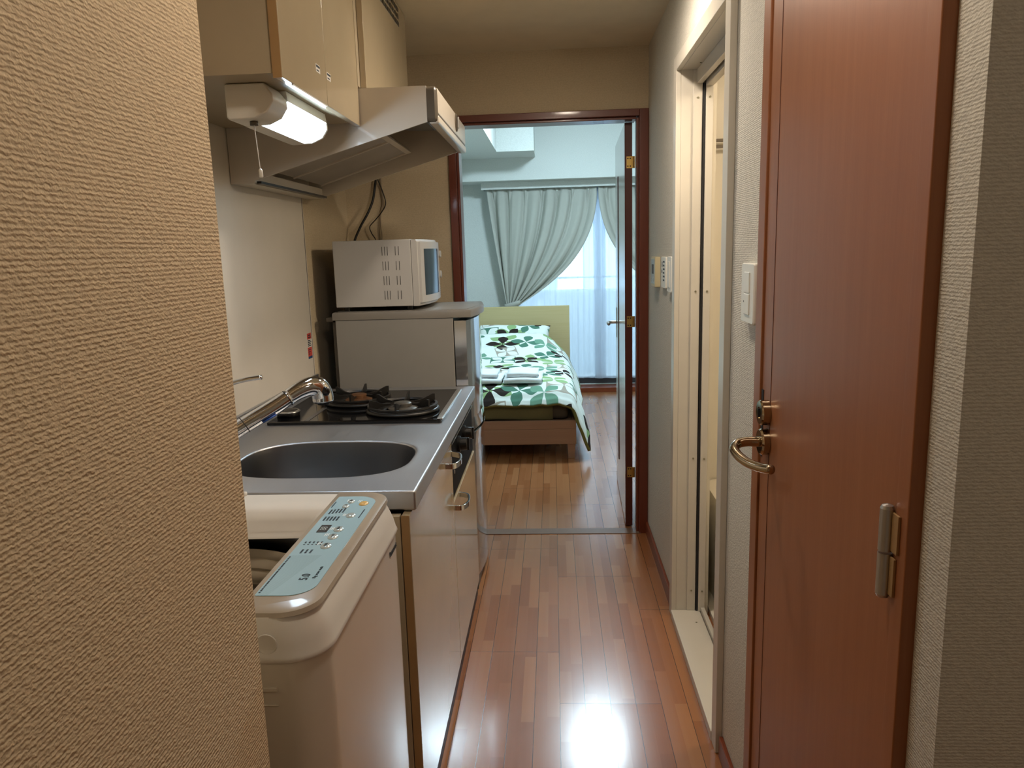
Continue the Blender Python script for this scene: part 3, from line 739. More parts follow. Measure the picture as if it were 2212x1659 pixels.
hd = thing('range_hood', 'cream slanted range hood over the cooktop, open underneath with a filter', 'range hood', (-.64, 2.57, 1.6))
HY0, HY1 = 2.230, 2.925
bm = nb()
side = [(-.944, 1.595), (-.944, 1.848), (-.352, 1.848), (-.352, 1.752), (-.872, 1.607)]
for (a, b) in ((HY0, HY0+.007), (HY1-.007, HY1)): prism(bm, [(-.944, 1.595), (-.944, 1.848), (-.352, 1.848), (-.352, 1.7495), (-.872, 1.603), (-.872, 1.595)], 'y', a, b)
box(bm, -.944, -.352, HY0+.007, HY1-.007, 1.842, 1.848)
box(bm, -.944, -.93, HY0+.007, HY1-.007, 1.595, 1.842)
box(bm, -.93, -.880, HY0+.007, HY1-.007, 1.595, 1.603); box(bm, -.886, -.880, HY0+.007, HY1-.007, 1.603, 1.632)
sharp(mesh('hood_body', bm, 'hood_white', hd))
bm = nb(); pr = rrect(1.749, 1.848, HY0, HY1, .014, 5)
loft(bm, [[(-.3515, y, z) for z, y in pr], [(-.329, y, z) for z, y in pr], [(-.3245, y, z) for z, y in rrect(1.752, 1.845, HY0+.004, HY1-.004, .012, 5)], [(-.322, y, z) for z, y in rrect(1.758, 1.839, HY0+.010, HY1-.010, .012, 5)]])
fr = mesh('end_cap', bm, 'hood_grey', hd); sharp(fr, 25)
bm = nb(); box(bm, -.3345, -.3205, HY0+.014, HY1+.001, 1.772, 1.8445); fp = mesh('front_panel', bm, 'hood_white', hd, bevel=.006)
bm = nb(); box(bm, -.349, -.3190, HY0+.010, HY1+.001, 1.745, 1.769); mesh('front_rail', bm, 'hood_white', hd, bevel=.006)
bm = nb(); lathe(bm, [(.029, 0), (.029, .0035), (.024, .005), (.022, .003), (.0, .003)], (-.3204, 2.65, 1.812), 28, 'x'); kn = mesh('switch_ring', bm, 'hood_grey', hd); sharp(kn)
bm = nb(); box(bm, -.317, -.309, 2.645, 2.655, 1.793, 1.831); mesh('knob', bm, 'satin', kn, bevel=.002)
# slanted filter inside
bm = nb(); prism(bm, [(-.862, 1.640), (-.865, 1.650), (-.525, 1.760), (-.520, 1.750)], 'y', 2.245, 2.86); f = mesh('filter', bm, 'hood_in', hd, bevel=.002)
bm = nb()
for y in (2.252, 2.55, 2.85): prism(bm, [(-.862, 1.636), (-.862, 1.64), (-.52, 1.75), (-.518, 1.746)], 'y', y-.006, y+.006)
prism(bm, [(-.535, 1.741), (-.535, 1.746), (-.518, 1.752), (-.516, 1.746)], 'y', 2.245, 2.86)
mesh('filter_frame', bm, 'hood_white', f)
bm = nb(); box(bm, -.50, -.40, 2.45, 2.72, 1.80, 1.835); mesh('motor_box', bm, 'hood_grey', hd, bevel=.004)
bm = nb(); box(bm, -.8715, -.858, 2.245, 2.90, 1.5955, 1.6025); mesh('oil_slot', bm, 'black', hd)

# strip lamp under the cabinet
la = thing('strip_lamp', 'white fluorescent strip lamp with pull cord lit under the wall cabinet', 'lamp', (-.66, 1.85, 1.742))
LY0, LY1 = 1.668, 2.075
prof = [(-.703, 1.751), (-.615, 1.751), (-.598, 1.728), (-.597, 1.712), (-.612, 1.690), (-.640, 1.678), (-.698, 1.676), (-.703, 1.682)]
bm = nb(); prism(bm, prof, 'y', LY0, LY0+.095); mesh('end_housing', bm, 'plastic_white', la, bevel=.004)
bm = nb(); prism(bm, prof, 'y', LY1-.012, LY1); mesh('end_plate', bm, 'plastic_white', la, bevel=.003)
bm = nb(); prism(bm, [(-.703, 1.751), (-.600, 1.751), (-.5965, 1.728), (-.603, 1.7275), (-.612, 1.737), (-.664, 1.737), (-.662, 1.678), (-.698, 1.676), (-.703, 1.682)], 'y', LY0+.095, LY1-.012); mesh('back_housing', bm, 'plastic_white', la)
bm = nb(); prism(bm, [(-.6625, 1.7345), (-.614, 1.7355), (-.604, 1.7265), (-.6005, 1.7265), (-.600, 1.713), (-.614, 1.694), (-.640, 1.683), (-.660, 1.681)], 'y', LY0+.096, LY1-.013); mesh('diffuser', bm, 'tube_glow', la)
bm = nb(); cyl(bm, (-.655, 1.70, 1.6765), (-.655, 1.70, 1.668), .009, 14); pc = mesh('cord_switch', bm, 'hood_grey', la, smooth=True)
bm = nb(); cyl(bm, (-.655, 1.70, 1.668), (-.650, 1.70, 1.575), .0011, 6); cd = mesh('pull_cord', bm, 'paper', la)
bm = nb(); tube(bm, [(-.650, 1.70, 1.5755), (-.6495, 1.70, 1.572), (-.649, 1.70, 1.558), (-.649, 1.70, 1.556)], [.002, .0042, .0046, .003], 10); mesh('cord_knob', bm, 'plastic_white', cd, smooth=True)

# ------------------------------------------------------------------ fridge, microwave, cables
fr = thing('refrigerator', 'silver grey two door refrigerator beyond the counter', 'refrigerator', (-.6, 3.12, 0))
QY0, QY1 = 2.885, 3.365
bm = nb(); box(bm, -.856, -.392, QY0, QY1, .03, 1.128); mesh('cabinet_body', bm, 'fridge_side', fr, bevel=.003)
bm = nb()
def toprow(x0, y0, y1, z0, z1):
    pr = []
    pr += [(x0, y0), (-.37, y0)]
    for i in range(9):
        t = i/8; yy = y0+(y1-y0)*t; pr.append((-.322+.026*sin(PI*t), yy))
    pr += [(-.37, y1), (x0, y1)]
    return [(x, y) for x, y in pr]
pr = toprow(-.866, QY0-.002, QY1+.002, 0, 0)
loft(bm, [[(x, y, 1.1285) for x, y in pr], [(x, y, 1.152) for x, y in pr], [(x+(-.6-x)*.012, y+(3.12-y)*.012, 1.158) for x, y in pr]])
tp = mesh('top_board', bm, 'fridge_top', fr); sharp(tp)
bm = nb(); pr2 = toprow(-.83, QY0+.03, QY1-.03, 0, 0); loft(bm, [[(x-.02, y, 1.1582) for x, y in pr2], [(x-.02, y, 1.1592) for x, y in pr2]]); mesh('top_mat', bm, 'fridge_side', tp)
def fdoor(z0, z1):
    pr = [(-.388, QY0)]
    for i in range(17):
        t = i/16; pr.append((-.342+.028*sin(PI*t)**.75, QY0+(QY1-QY0)*t))
    pr += [(-.388, QY1)]
    bm = nb(); loft(bm, [[(x, y, z0) for x, y in pr], [(x, y, z1) for x, y in pr]]); d = mesh('door', bm, 'fridge_door', fr); sharp(d, 50)
    return d
d1 = fdoor(.670, 1.116); d2 = fdoor(.05, .660)
def grip(d, z0, z1, k):
    bm = nb(); rings = []
    for i in range(17):
        t = i/16; x = -.342+.028*sin(PI*t)**.75; y = QY0+(QY1-QY0)*t
        f = .006*sin(PI*min(1, max(0, (t-.02)*1.04)))
        rings.append([(x, y, z0), (x+f*.5, y, (z0+z1)/2), (x+f, y, z1), (x+f-.004, y, z1), (x-.006, y, z0)])
    loft(bm, rings); sharp(mesh('handle', bm, 'chrome', d), 40)
grip(d1, .72, .671, 1); grip(d2, .60, .659, -1)
bm = nb(); box(bm, -.389, -.333, QY0+.004, QY1-.004, .0, .046); mesh('kick_plate', bm, 'hood_grey', fr)
bm = nb(); box(bm, -.895, -.8665, QY0+.01, QY1-.01, 1.122, 1.138); box(bm, -.876, -.8566, QY0+.03, QY1-.03, .06, 1.12); mesh('rear_spacer', bm, 'hood_grey', fr, bevel=.002)
for y in (QY0+.04, QY1-.04):
    for x in (-.82, -.42): bm = nb(); cyl(bm, (x, y, 0), (x, y, .03), .015, 12); mesh('foot', bm, 'black', fr)

mwv = thing('microwave_oven', 'white microwave oven standing on the refrigerator', 'microwave', (-.68, 3.12, 1.1595))
UY0, UY1, UZ0, UZ1 = 2.905, 3.365, 1.176, 1.433
bm = nb(); box(bm, -.853, -.547, UY0, UY1, UZ0, UZ1); mesh('case', bm, 'micro_white', mwv, bevel=.003)
bm = nb(); box(bm, -.868, -.853, UY0+.05, UY1-.05, 1.20, 1.38); mesh('rear_cover', bm, 'hood_grey', mwv, bevel=.006)
bm = nb()
def face(x_off, y0, y1, z0, z1, n=8):
    """front bulging slightly outwards"""
    pts = []
    for i in range(n+1):
        t = i/n; y = y0+(y1-y0)*t; tt = (y-UY0)/(UY1-UY0); pts.append((-.522+.030*sin(PI*tt)**.8+x_off, y))
    return pts
fp = face(0, UY0, UY1, 0, 0, 16); pr = [(-.5455, UY0)]+fp+[(-.5455, UY1)]
zr = [(UZ0, -.004), (UZ0+.008, 0), (UZ1-.012, 0), (UZ1-.002, -.006)]
loft(bm, [[(x+(dx if x > -.54 else 0), y, z) for x, y in pr] for z, dx in zr]); sharp(mesh('front_frame', bm, 'micro_white', mwv), 40)
def plateface(name, off0, off1, y0, y1, z0, z1, mat, par=mwv, bevel=.0):
    fp = face(off0, y0, y1, 0, 0, 8); bp = face(off1, y0, y1, 0, 0, 8)[::-1]
    bm = nb(); loft(bm, [[(x, y, z0) for x, y in fp+bp], [(x, y, z1) for x, y in fp+bp]]); return sharp(mesh(name, bm, mat, par), 40)
dr = plateface('door', .009, -.002, UY0+.006, 3.245, UZ0+.012, UZ1-.012, 'micro_white')
plateface('window', .0096, .008, UY0+.04, 3.165, 1.215, 1.395, 'micro_glass', dr)
plateface('grip', .0098, .008, 3.198, 3.232, 1.245, 1.365, 'micro_grip', dr)
cp = plateface('control_panel', .006, -.002, 3.255, UY1-.012, UZ0+.012, UZ1-.012, 'micro_white')
for z in (1.372, 1.285):
    bm = nb(); lathe(bm, [(.021, 0), (.021, .004), (.016, .006), (.015, .017), (.0, .018)], (-.507, 3.305, z), 20, 'x'); sharp(mesh('dial', bm, 'micro_white', cp))
bm = nb()
for i in range(5): box(bm, -.505, -.501, 3.28, 3.33, 1.195+i*.008, 1.198+i*.008)
mesh('vent', bm, 'slot_dark', cp)
bm = nb()
for r in range(4):
    for k in range(5):
        x = -.660+[0, .0105, .021, .052, .0645][k]+r*.0008; z = 1.373-r*.0565
        bm = nb(); box(bm, x, x+.0022, UY0-.0008, UY0+.0005, z, z+.034); mesh('vent_slot', bm, 'slot_dark', mwv)
for y in (UY0+.04, UY1-.04):
    for x in (-.82, -.57): bm = nb(); cyl(bm, (x, y, 1.1596), (x, y, UZ0), .013, 12); mesh('foot', bm, 'black', mwv)

def cable(name, pts, r, mat, label):
    bm = nb(); tube(bm, spline(pts, 8), r, 8); single(name, bm, mat, label, 'cable', pts[0], 'cables on the far wall', smooth=True)
cable('power_cord', [(-.795, 3.480, 1.74), (-.806, 3.485, 1.68), (-.816, 3.47, 1.62), (-.838, 3.455, 1.565), (-.872, 3.44, 1.505), (-.90, 3.425, 1.44), (-.903, 3.41, 1.38)], .0052, 'cable', 'thick black cable hanging from the hood to behind the microwave')
cable('thin_cord', [(-.803, 3.499, 1.74), (-.790, 3.497, 1.705), (-.772, 3.497, 1.655), (-.763, 3.496, 1.606), (-.785, 3.495, 1.567), (-.815, 3.494, 1.535), (-.842, 3.493, 1.505), (-.835, 3.492, 1.475), (-.818, 3.49, 1.445), (-.81, 3.49, 1.40)], .0024, 'cable', 'thin black wire zigzagging down the wall above the microwave')
cable('grey_cord', [(-.781, 3.5005, 1.74), (-.780, 3.5005, 1.67), (-.776, 3.5005, 1.615), (-.790, 3.5005, 1.56), (-.792, 3.5005, 1.51), (-.789, 3.5005, 1.46), (-.80, 3.5005, 1.41)], .0034, 'cable_grey', 'beige grey cable running straight down the wall above the microwave')

# ------------------------------------------------------------------ washing machine
wm = thing('washing_machine', 'white top loading washing machine with blue control panel beside the textured wall', 'washing machine', (-.62, 1.23, 0))
def rr3(z, x0, x1, y0, y1, r): return [(x, y, z) for x, y in rrect(x0, x1, y0, y1, r, 8)]
bm = nb(); W = (-.90, -.337, .957, 1.505)
loft(bm, [rr3(.03, *W, (.055, .055, .02, .02)), rr3(.812, *W, (.055, .055, .02, .02))], True, False); sharp(mesh('outer_cabinet', bm, 'washer_white', wm), 50)
bm = nb(); box(bm, -.47, -.405, .9545, .9572, .745, .7465); box(bm, -.47, -.405, .9535, .9572, .768, .774); mesh('side_grip', bm, 'washer_white', wm, bevel=.001)
bm = nb(); box(bm, -.88, -.36, .98, 1.49, 0, .03); mesh('base_frame', bm, 'hood_grey', wm)
bm = nb()
Wt = lambda d, y, x1: (-.903+d, x1, .954+y, 1.508-y)
loft(bm, [rr3(.8125, *Wt(0, 0, -.3335), (.06, .06, .02, .02)), rr3(.8165, *Wt(0, -.0015, -.332), (.06, .06, .02, .02)), rr3(.821, *Wt(0, 0, -.334), (.06, .06, .02, .02)), rr3(.838, *Wt(.001, .001, -.338), (.06, .06, .02, .02)), rr3(.862, *Wt(.003, .004, -.347), (.06, .06, .02, .02)), rr3(.878, *Wt(.006, .008, -.357), (.055, .055, .02, .02))], False, False)
HX, HYc, HR = -.63, 1.205, .205
ring_o = [Vector((p[0], p[1], 0)) for p in rr3(.878, *Wt(.006, .008, -.357), (.055, .055, .02, .02))]
n = len(ring_o)
def circ(r, z): return [tuple(Vector((HX, HYc, z))+(Vector((p.x, p.y, 0))-Vector((HX, HYc, 0))).normalized()*r) for p in ring_o]
def lim(ring, z):
    out = []
    for a, b in zip(circ(.262, z), ring_o):
        A = Vector(a)-Vector((HX, HYc, z)); Bv = Vector((b.x, b.y, 0))-Vector((HX, HYc, 0))
        k = min(A.length, Bv.length*.96); v = Bv.normalized()*k; out.append((HX+v.x, HYc+v.y, z))
    return out
def lim2(r, z):
    out = []
    for b in ring_o:
        Bv = Vector((b.x, b.y, 0))-Vector((HX, HYc, 0)); k = min(r, Bv.length*.95); v = Bv.normalized()*k; out.append((HX+v.x, HYc+v.y, z))
    return out
loft(bm, [[(p.x, p.y, .878) for p in ring_o], [(HX+(p.x-HX)*.985, HYc+(p.y-HYc)*.985, .882) for p in ring_o], lim2(.265, .882), lim2(.25, .877), lim2(.232, .862), lim2(.22, .845), circ(.208, .838), circ(.205, .834)], False, False)
sharp(mesh('top_housing', bm, 'washer_deck', wm), 60)
bm = nb(); lathe(bm, [(.2, .0), (.206, .0), (.215, -.005), (.215, -.03), (.198, -.035), (.198, -.002)], (HX, HYc, .8335), 64, ring=True); mesh('seal_ring', bm, 'black', wm, smooth=True)
bm = nb(); lathe(bm, [(.193, -.006), (.186, -.002), (.180, -.012), (.182, -.02), (.176, -.024), (.172, -.036), (.176, -.042), (.17, -.046), (.167, -.06), (.171, -.066), (.17, -.07), (.193, -.07)], (HX, HYc, .806), 64, ring=True); tubr = mesh('balance_ring', bm, 'washer_ring', wm); sharp(tubr, 50)
bm = nb(); loft(bm, [[(HX+r*cos(2*PI*i/64), HYc+r*sin(2*PI*i/64), z) for i in range(64)] for r, z in ((.186, .735), (.184, .40), (.17, .36), (.05, .35), (.03, .39), (.001, .40))], False, True); mesh('wash_tub', bm, 'washer_tub', wm, smooth=True)
# grey bezel carrying the blue sheet
PX0, PX1, PY0, PY1 = -.462, -.352, .966, 1.498
bm = nb(); f4 = (.055, .055, .004, .004)
loft(bm, [rr3(.8775, PX0, PX1+.004, PY0-.004, PY1+.004, f4), rr3(.884, PX0, PX1+.002, PY0-.002, PY1+.002, f4), rr3(.8865, PX0+.002, PX1-.004, PY0+.004, PY1-.004, f4)]); bz = mesh('bezel', bm, 'washer_grey', wm); sharp(bz, 50)
bm = nb(); f4 = (.04, .04, .003, .003); sx0, sx1, syy0, syy1 = -.451, -.367, 1.012, 1.462
loft(bm, [rr3(.8866, sx0, sx1, syy0, syy1, f4), rr3(.8876, sx0, sx1, syy0, syy1, f4)]); cpn = mesh('control_panel', bm, 'panel_blue', wm)
ZP = .8877
def oval(cx, cy, a, b, mat, name):
    bm = nb(); rings = []
    for k, z in ((1.12, 0), (1.1, .0008), (1.0, .001), (.92, .0022), (.4, .003), (.02, .0031)):
        rings.append([(cx+a*k*cos(2*PI*i/28), cy+b*k*sin(2*PI*i/28), ZP+z) for i in range(28)])
    loft(bm, rings); o = mesh(name, bm, mat, cpn); o.data.polygons.foreach_set('use_smooth', [True]*len(o.data.polygons)); return o
TM = lambda x, y: Matrix.Translation((x, y, ZP+.0034)) @ Matrix.Rotation(PI/2, 4, 'Z')
TP = lambda x, y: Matrix.Translation((x, y, ZP+.0002)) @ Matrix.Rotation(PI/2, 4, 'Z')
bts = [(-.416, 1.428, 'button', '切'), (-.420, 1.400, 'button', '入'), (-.388, 1.416, 'button_yellow', ''), (-.396, 1.348, 'button', ''), (-.399, 1.276, 'button', '洗い'), (-.399, 1.240, 'button', 'すすぎ'), (-.399, 1.198, 'button', '脱水')]
for i, (x, y, m, s) in enumerate(bts):
    o = oval(x, y, .0085 if m == 'button_yellow' else (.0065 if i < 2 else .0085), .0115 if i > 1 else .0095, m, 'button')
    if s: text('lettering', s, .0058 if len(s) < 3 else .0045, 'ink', o, TM(x, y))
strk = []
def lines(x0, x1, ys, w, h, rows, dx, y0):
    for r in range(rows):
        for k in range(ys):
            strk.append((x0+r*dx, x0+r*dx+h, y0+k*w, y0+k*w+w*(.55+.3*random.random()), ZP))
def put():
    strokes('lettering', 'ink', cpn, strk); strk.clear()
for r in range(5): lines(-.444+r*.0062, 0, 6, .0042, .0034, 1, 0, 1.358+r*.002)
put()
for r in range(5): lines(-.444+r*.0062, 0, 5, .0046, .0036, 1, 0, 1.322)
put()
for r in range(5): lines(-.442+r*.0072, 0, 2, .004, .003, 1, 0, 1.212); lines(-.442+r*.0072, 0, 1, .003, .0032, 1, 0, 1.205)
put()
for r in range(3): lines(-.436+r*.008, 0, 4, .0042, .0034, 1, 0, 1.168)
put()
lines(-.448, 0, 22, .0062, .0026, 1, 0, 1.020)
put()
lines(-.379, 0, 11, .0044, .0022, 1, 0, 1.335)
put()
lines(-.449, 0, 8, .0044, .0022, 1, 0, 1.395)
put()
for (x, y) in ((-.426, 1.436), (-.402, 1.43), (-.412, 1.352), (-.416, 1.280), (-.417, 1.25), (-.417, 1.21)):
    strokes('lettering', 'ink_white', cpn, [(x+k*.003, x+k*.003+.0012, y-.006+k*.001, y+.006, ZP) for k in range(3)])
bm = nb(); box(bm, -.437, -.418, 1.262, 1.298, ZP, ZP+.0006); dsp = mesh('display', bm, 'lcd', cpn)
text('lettering', '88', .017, 'lcd_seg', dsp, Matrix.Translation((-.4275, 1.28, ZP+.0008)) @ Matrix.Rotation(PI/2, 4, 'Z'))
text('lettering', '5.0', .019, 'ink', cpn, TP(-.395, 1.075), bold=.0002)
text('lettering', 'Big wave wash', .0075, 'ink', cpn, TP(-.380, 1.092))
text('logo', 'Panasonic', .017, 'ink', wm, Matrix.Translation((-.3362, 1.425, .786)) @ Matrix(((0, 0, 1, 0), (1, 0, 0, 0), (0, 1, 0, 0), (0, 0, 0, 1))), bold=.0004)
# side badge
bm = nb(); lathe(bm, [(.0155, 0), (.0155, -.0008), (.0145, -.0012), (.0135, -.0008), (.0, -.0008)], (-.415, .9555, .841), 28, 'y'); mesh('screw_cover', bm, 'washer_deck', wm, smooth=True)
# lid folded up at the back
bm = nb(); pr = rrect(1.01, 1.44, .886, 1.10, .03, 5); loft(bm, [[(-.895, y, z) for y, z in pr], [(-.877, y, z) for y, z in pr]]); mesh('lid', bm, 'washer_deck', wm, bevel=.002)
bm = nb(); pr = rrect(-.80, -.66, 1.485, 1.5, .006); loft(bm, [[(x, y, .8805) for x, y in pr], [(x, y, .890) for x, y in pr]]); mesh('rear_ridge', bm, 'washer_deck', wm, bevel=.003)

# ------------------------------------------------------------------ bedroom: bed
bd = thing('single_bed', 'pale wood single bed with a plain headboard in the far bedroom', 'bed', (-.36, 5.8, 0))
bm = nb(); box(bm, -.845, .133, 4.832, 4.86, .10, .203); box(bm, -.845, .133, 4.832, 4.86, .204, .261); mesh('foot_board', bm, 'bed_wood', bd, bevel=.002)
bm = nb(); box(bm, .108, .133, 4.861, 6.798, .12, .261); box(bm, -.845, -.82, 4.861, 6.798, .12, .261); mesh('side_rail', bm, 'bed_wood', bd, bevel=.002)
bm = nb(); box(bm, -.819, .107, 4.861, 6.798, .225, .252); mesh('slat_base', bm, 'bed_wood', bd)
bm = nb(); box(bm, -.865, .14, 6.799, 6.829, .10, .873); mesh('headboard', bm, 'head_wood', bd, bevel=.003)
for (x, y) in ((.10, 4.866), (-.81, 4.866), (.10, 6.775), (-.81, 6.775)):
    bm = nb(); loft(bm, [[(x+dx*.022, y+dy*.022, 0) for dx, dy in ((-1, -1), (1, -1), (1, 1), (-1, 1))], [(x+dx*.027, y+dy*.027, .0995) for dx, dy in ((-1, -1), (1, -1), (1, 1), (-1, 1))]]); mesh('leg', bm, 'bed_wood', bd, bevel=.002)
mt = thing('mattress', 'olive mattress lying on the bed frame under the duvet', 'mattress', (-.36, 5.8, .2615))
def cushion(bm, x0, x1, y0, y1, z0, z1, r):
    rg = []
    for (z, i) in ((z0, .35), (z0+r*.4, .08), (z0+r, 0), (z1-r, 0), (z1-r*.4, .08), (z1, .35)):
        q = r*i*1.6; rg.append([(x, y, z) for x, y in rrect(x0+q, x1-q, y0+q, y1-q, r*.9, 6)])
    loft(bm, rg)
bm = nb(); cushion(bm, -.818, .082, 4.875, 6.785, .262, .372, .03); mesh('mattress_body', bm, 'mattress_brown', mt, smooth=True)
bm = nb()
for i, (x0, x1) in enumerate(((-.80, -.02),)):
    rows = []
    for j in range(9):
        t = j/8; z = .365-.10*t+.004*sin(9*x0+5*t)
        rows.append([(x0+(x1-x0)*k/10+.02*(1-t)*(k > 8)*i, 4.868-.008*sin(PI*t)-.0015*sin(k*1.9+j), z-.006*sin(k*.9)*t) for k in range(11)])
    loft(bm, rows, False, False, False)
o = mesh('sheet_overhang', bm, 'mattress', mt, smooth=True); sm = o.modifiers.new('s', 'SOLIDIFY'); sm.thickness = .003

def interp(tab, v):
    if v <= tab[0][0]: return tab[0][1]
    for (a, b), (c, d) in zip(tab, tab[1:]):
        if v <= c:
            t = (v-a)/(c-a); t = t*t*(3-2*t); return b+(d-b)*t
    return tab[-1][1]
def sst(a, b, v):
    t = min(1, max(0, (v-a)/(b-a))); return t*t*(3-2*t)
TY = [(4.815, .372), (4.84, .405), (4.90, .448), (5.0, .472), (5.3, .478), (5.9, .495), (6.08, .515), (6.25, .585), (6.38, .645), (6.46, .668)]
def duv(u, v):
    """u: metres of cloth across (0 at the bed's middle line), v: world Y"""
    base = interp([(4.815, .372), (4.84, .405), (4.90, .448), (5.0, .472), (5.3, .478), (6.6, .485)], v); T = interp(TY, v)
    r = .095; xe = .045; xl = -.80; A1 = math.radians(71)
    cx = -.36; x = cx+u
    h = base+(T-base)*(1-sst(-.13, .15, x))*(1-sst(.0, .14, -.72-x))
    dz = 0
    sg, e = (1, xe) if x > xe else (-1, xl)
    if x > xe or x < xl:
        q = abs(x-e); a = min(q/r, A1); d = max(0, q-r*A1)
        wav = .014*sin(v*9+d*6)*min(1, d*8) if sg > 0 else 0
        x, dz = e+sg*(r*sin(a)+d*cos(A1)+wav), r*(1-cos(a))+d*sin(A1)
    z = h-dz
    w = noise.noise(Vector((x*6, v*3.2, z*4)))*.010+noise.noise(Vector((x*17, v*11, z*9)))*.004
    front = 1-sst(4.82, 5.0, v)
    w += front*.010*noise.noise(Vector((x*22, 1.3, 0)))
    return Vector((x+(w if dz > r*.8 else 0), v+(-.014*front*min(1, dz*6) if dz else 0), z+(w if dz <= r*.8 else 0)))
bm = nb(); uvl = bm.loops.layers.uv.new('UVMap')
NU, NV = 96, 110
u0, u1 = -.74, .775
V0, V1 = 4.815, 6.46
def hem(v): return u1-.02+.03*sin(v*4.3)-.05*sst(5.0, 6.4, v)
grid = []
for j in range(NV+1):
    v = V0+(V1-V0)*(j/NV)**1.15; row = []
    for i in range(NU+1):
        u = u0+(hem(v)-u0)*i/NU; row.append((bm.verts.new(duv(u, v)), u, v))
    grid.append(row)
for j in range(NV):
    for i in range(NU):
        q = (grid[j][i], grid[j][i+1], grid[j+1][i+1], grid[j+1][i]); f = bm.faces.new([a[0] for a in q]); f.smooth = True
        for l, a in zip(f.loops, q):
            k = interp(TY, a[2]); l[uvl].uv = (a[1]+2., a[2]-V0+1.6*max(0, k-.49)*.6)
dv_o = single('duvet', bm, ['print', 'olive'], 'white duvet printed with green and brown leaf flowers, spread over the bed', 'duvet', (-.36, 5.6, .45))
s = dv_o.modifiers.new('thick', 'SOLIDIFY'); s.thickness = .022; s.offset = -1; s.material_offset = 1; s.material_offset_rim = 1
if dv_o.data.polygons[0].normal.z < 0: s.offset = 1
# pillow
bm = nb(); uvl = bm.loops.layers.uv.new('UVMap'); NP = 26
def pil(a, b, sgn):
    A, B = a*.325, b*.20
    pinch = 1-.07*(1-abs(a)**2)*(abs(b)**4)-.10*(1-abs(b)**2)*abs(a)**4
    th = .064*(max(0, (1-a**4))*max(0, (1-b**4)))**.55
    A *= 1-.05*(1-b*b)*abs(a)**3; B *= 1-.08*(1-a*a)*abs(b)**3
    w = .004*noise.noise(Vector((a*3, b*3, sgn)))
    return Vector((A, B, sgn*th+w*(1 if th > .01 else 0)))
PM = Matrix.Translation((-.362, 6.565, .578)) @ Matrix.Rotation(math.radians(1.5), 4, 'Y') @ Matrix.Rotation(math.radians(42), 4, 'X')
for sgn in (1, -1):
    gr = [[bm.verts.new(PM @ pil(2*i/NP-1, 2*j/NP-1, sgn)) for i in range(NP+1)] for j in range(NP+1)]
    for j in range(NP):
        for i in range(NP):
            vs = [gr[j][i], gr[j][i+1], gr[j+1][i+1], gr[j+1][i]]; f = bm.faces.new(vs if sgn > 0 else vs[::-1]); f.smooth = True
            co = [(i, j), (i+1, j), (i+1, j+1), (i, j+1)]; co = co if sgn > 0 else co[::-1]
            for l, (p, q) in zip(f.loops, co): l[uvl].uv = (p/NP*.65+.13, q/NP*.42+.20)
bmesh.ops.remove_doubles(bm, verts=bm.verts, dist=.0008)
single('pillow', bm, 'print', 'pillow in the leaf flower print propped against the headboard', 'pillow', (-.362, 6.56, .5))
# folded towels
def towel(x0, x1, y0, y1, z0, th, label, group, tilt=0.):
    prf = []
    n = 8; r = th/2
    for i in range(n+1): a = -PI/2-PI*i/n; prf.append((y0+r+r*cos(a), z0+r+r*sin(a)))
    for i in range(5): prf.append((y0+r+(y1-y0-r)*i/4*1.0+.0, z0+th+.001*sin(i*2.)))
    for i in range(5): t = 1-i/4; prf.append((y0+r+(y1-y0-r)*t, z0+.0005))
    bm = nb(); rings = []
    for k in range(9):
        t = k/8; x = x0+(x1-x0)*t; e = .0035*sin(t*5+x0*20)
        rings.append([(x+.004*sin(y*30), y, z+e*(z > z0+th*.3)) for y, z in prf])
    loft(bm, rings); bmesh.ops.remove_doubles(bm, verts=bm.verts, dist=.0001)
    single('folded_towel', bm, 'towel', label, 'towel', ((x0+x1)/2, (y0+y1)/2, z0), group, smooth=True)
ZT = .486
towel(-.345, -.088, 4.985, 5.27, ZT, .034, 'larger white towel folded under the small one, in the right pile on the duvet', 'folded towels on the bed')
towel(-.325, -.115, 5.02, 5.265, ZT+.0375, .03, 'small white towel folded on top of the right pile on the duvet', 'folded towels on the bed')
towel(-.62, -.362, 4.985, 5.27, ZT, .034, 'larger white towel folded under the small one, in the left pile nearer the refrigerator', 'folded towels on the bed')
towel(-.605, -.395, 5.02, 5.265, ZT+.0375, .03, 'small white towel folded on top of the left pile nearer the refrigerator', 'folded towels on the bed')

# ------------------------------------------------------------------ window, curtains, balcony
wn = bpy.data.objects.new('window_1', None); C.objects.link(wn); wn['kind'] = 'structure'; wn['_o'] = [0, 0, 0]
bm = nb(); box(bm, WX0, WX1, YW+.02, YW+.09, WZ0, WZ0+.06); box(bm, WX0, WX1, YW+.02, YW+.09, WZ1-.05, WZ1); box(bm, WX0, WX0+.045, YW+.02, YW+.09, WZ0, WZ1); box(bm, WX1-.045, WX1, YW+.02, YW+.09, WZ0, WZ1)
mesh('window_frame', bm, 'alu', wn, bevel=.002)
bm = nb(); box(bm, .425, .46, YW+.025, YW+.085, WZ0+.06, WZ1-.05); mesh('meeting_stile', bm, 'rail', wn, bevel=.002)
for (a, b, y) in ((WX0+.045, .42, YW+.045), (.42, WX1-.045, YW+.065)):
    bm = nb(); box(bm, a, b, y, y+.005, WZ0+.06, WZ1-.05); mesh('pane', bm, 'glass', wn)

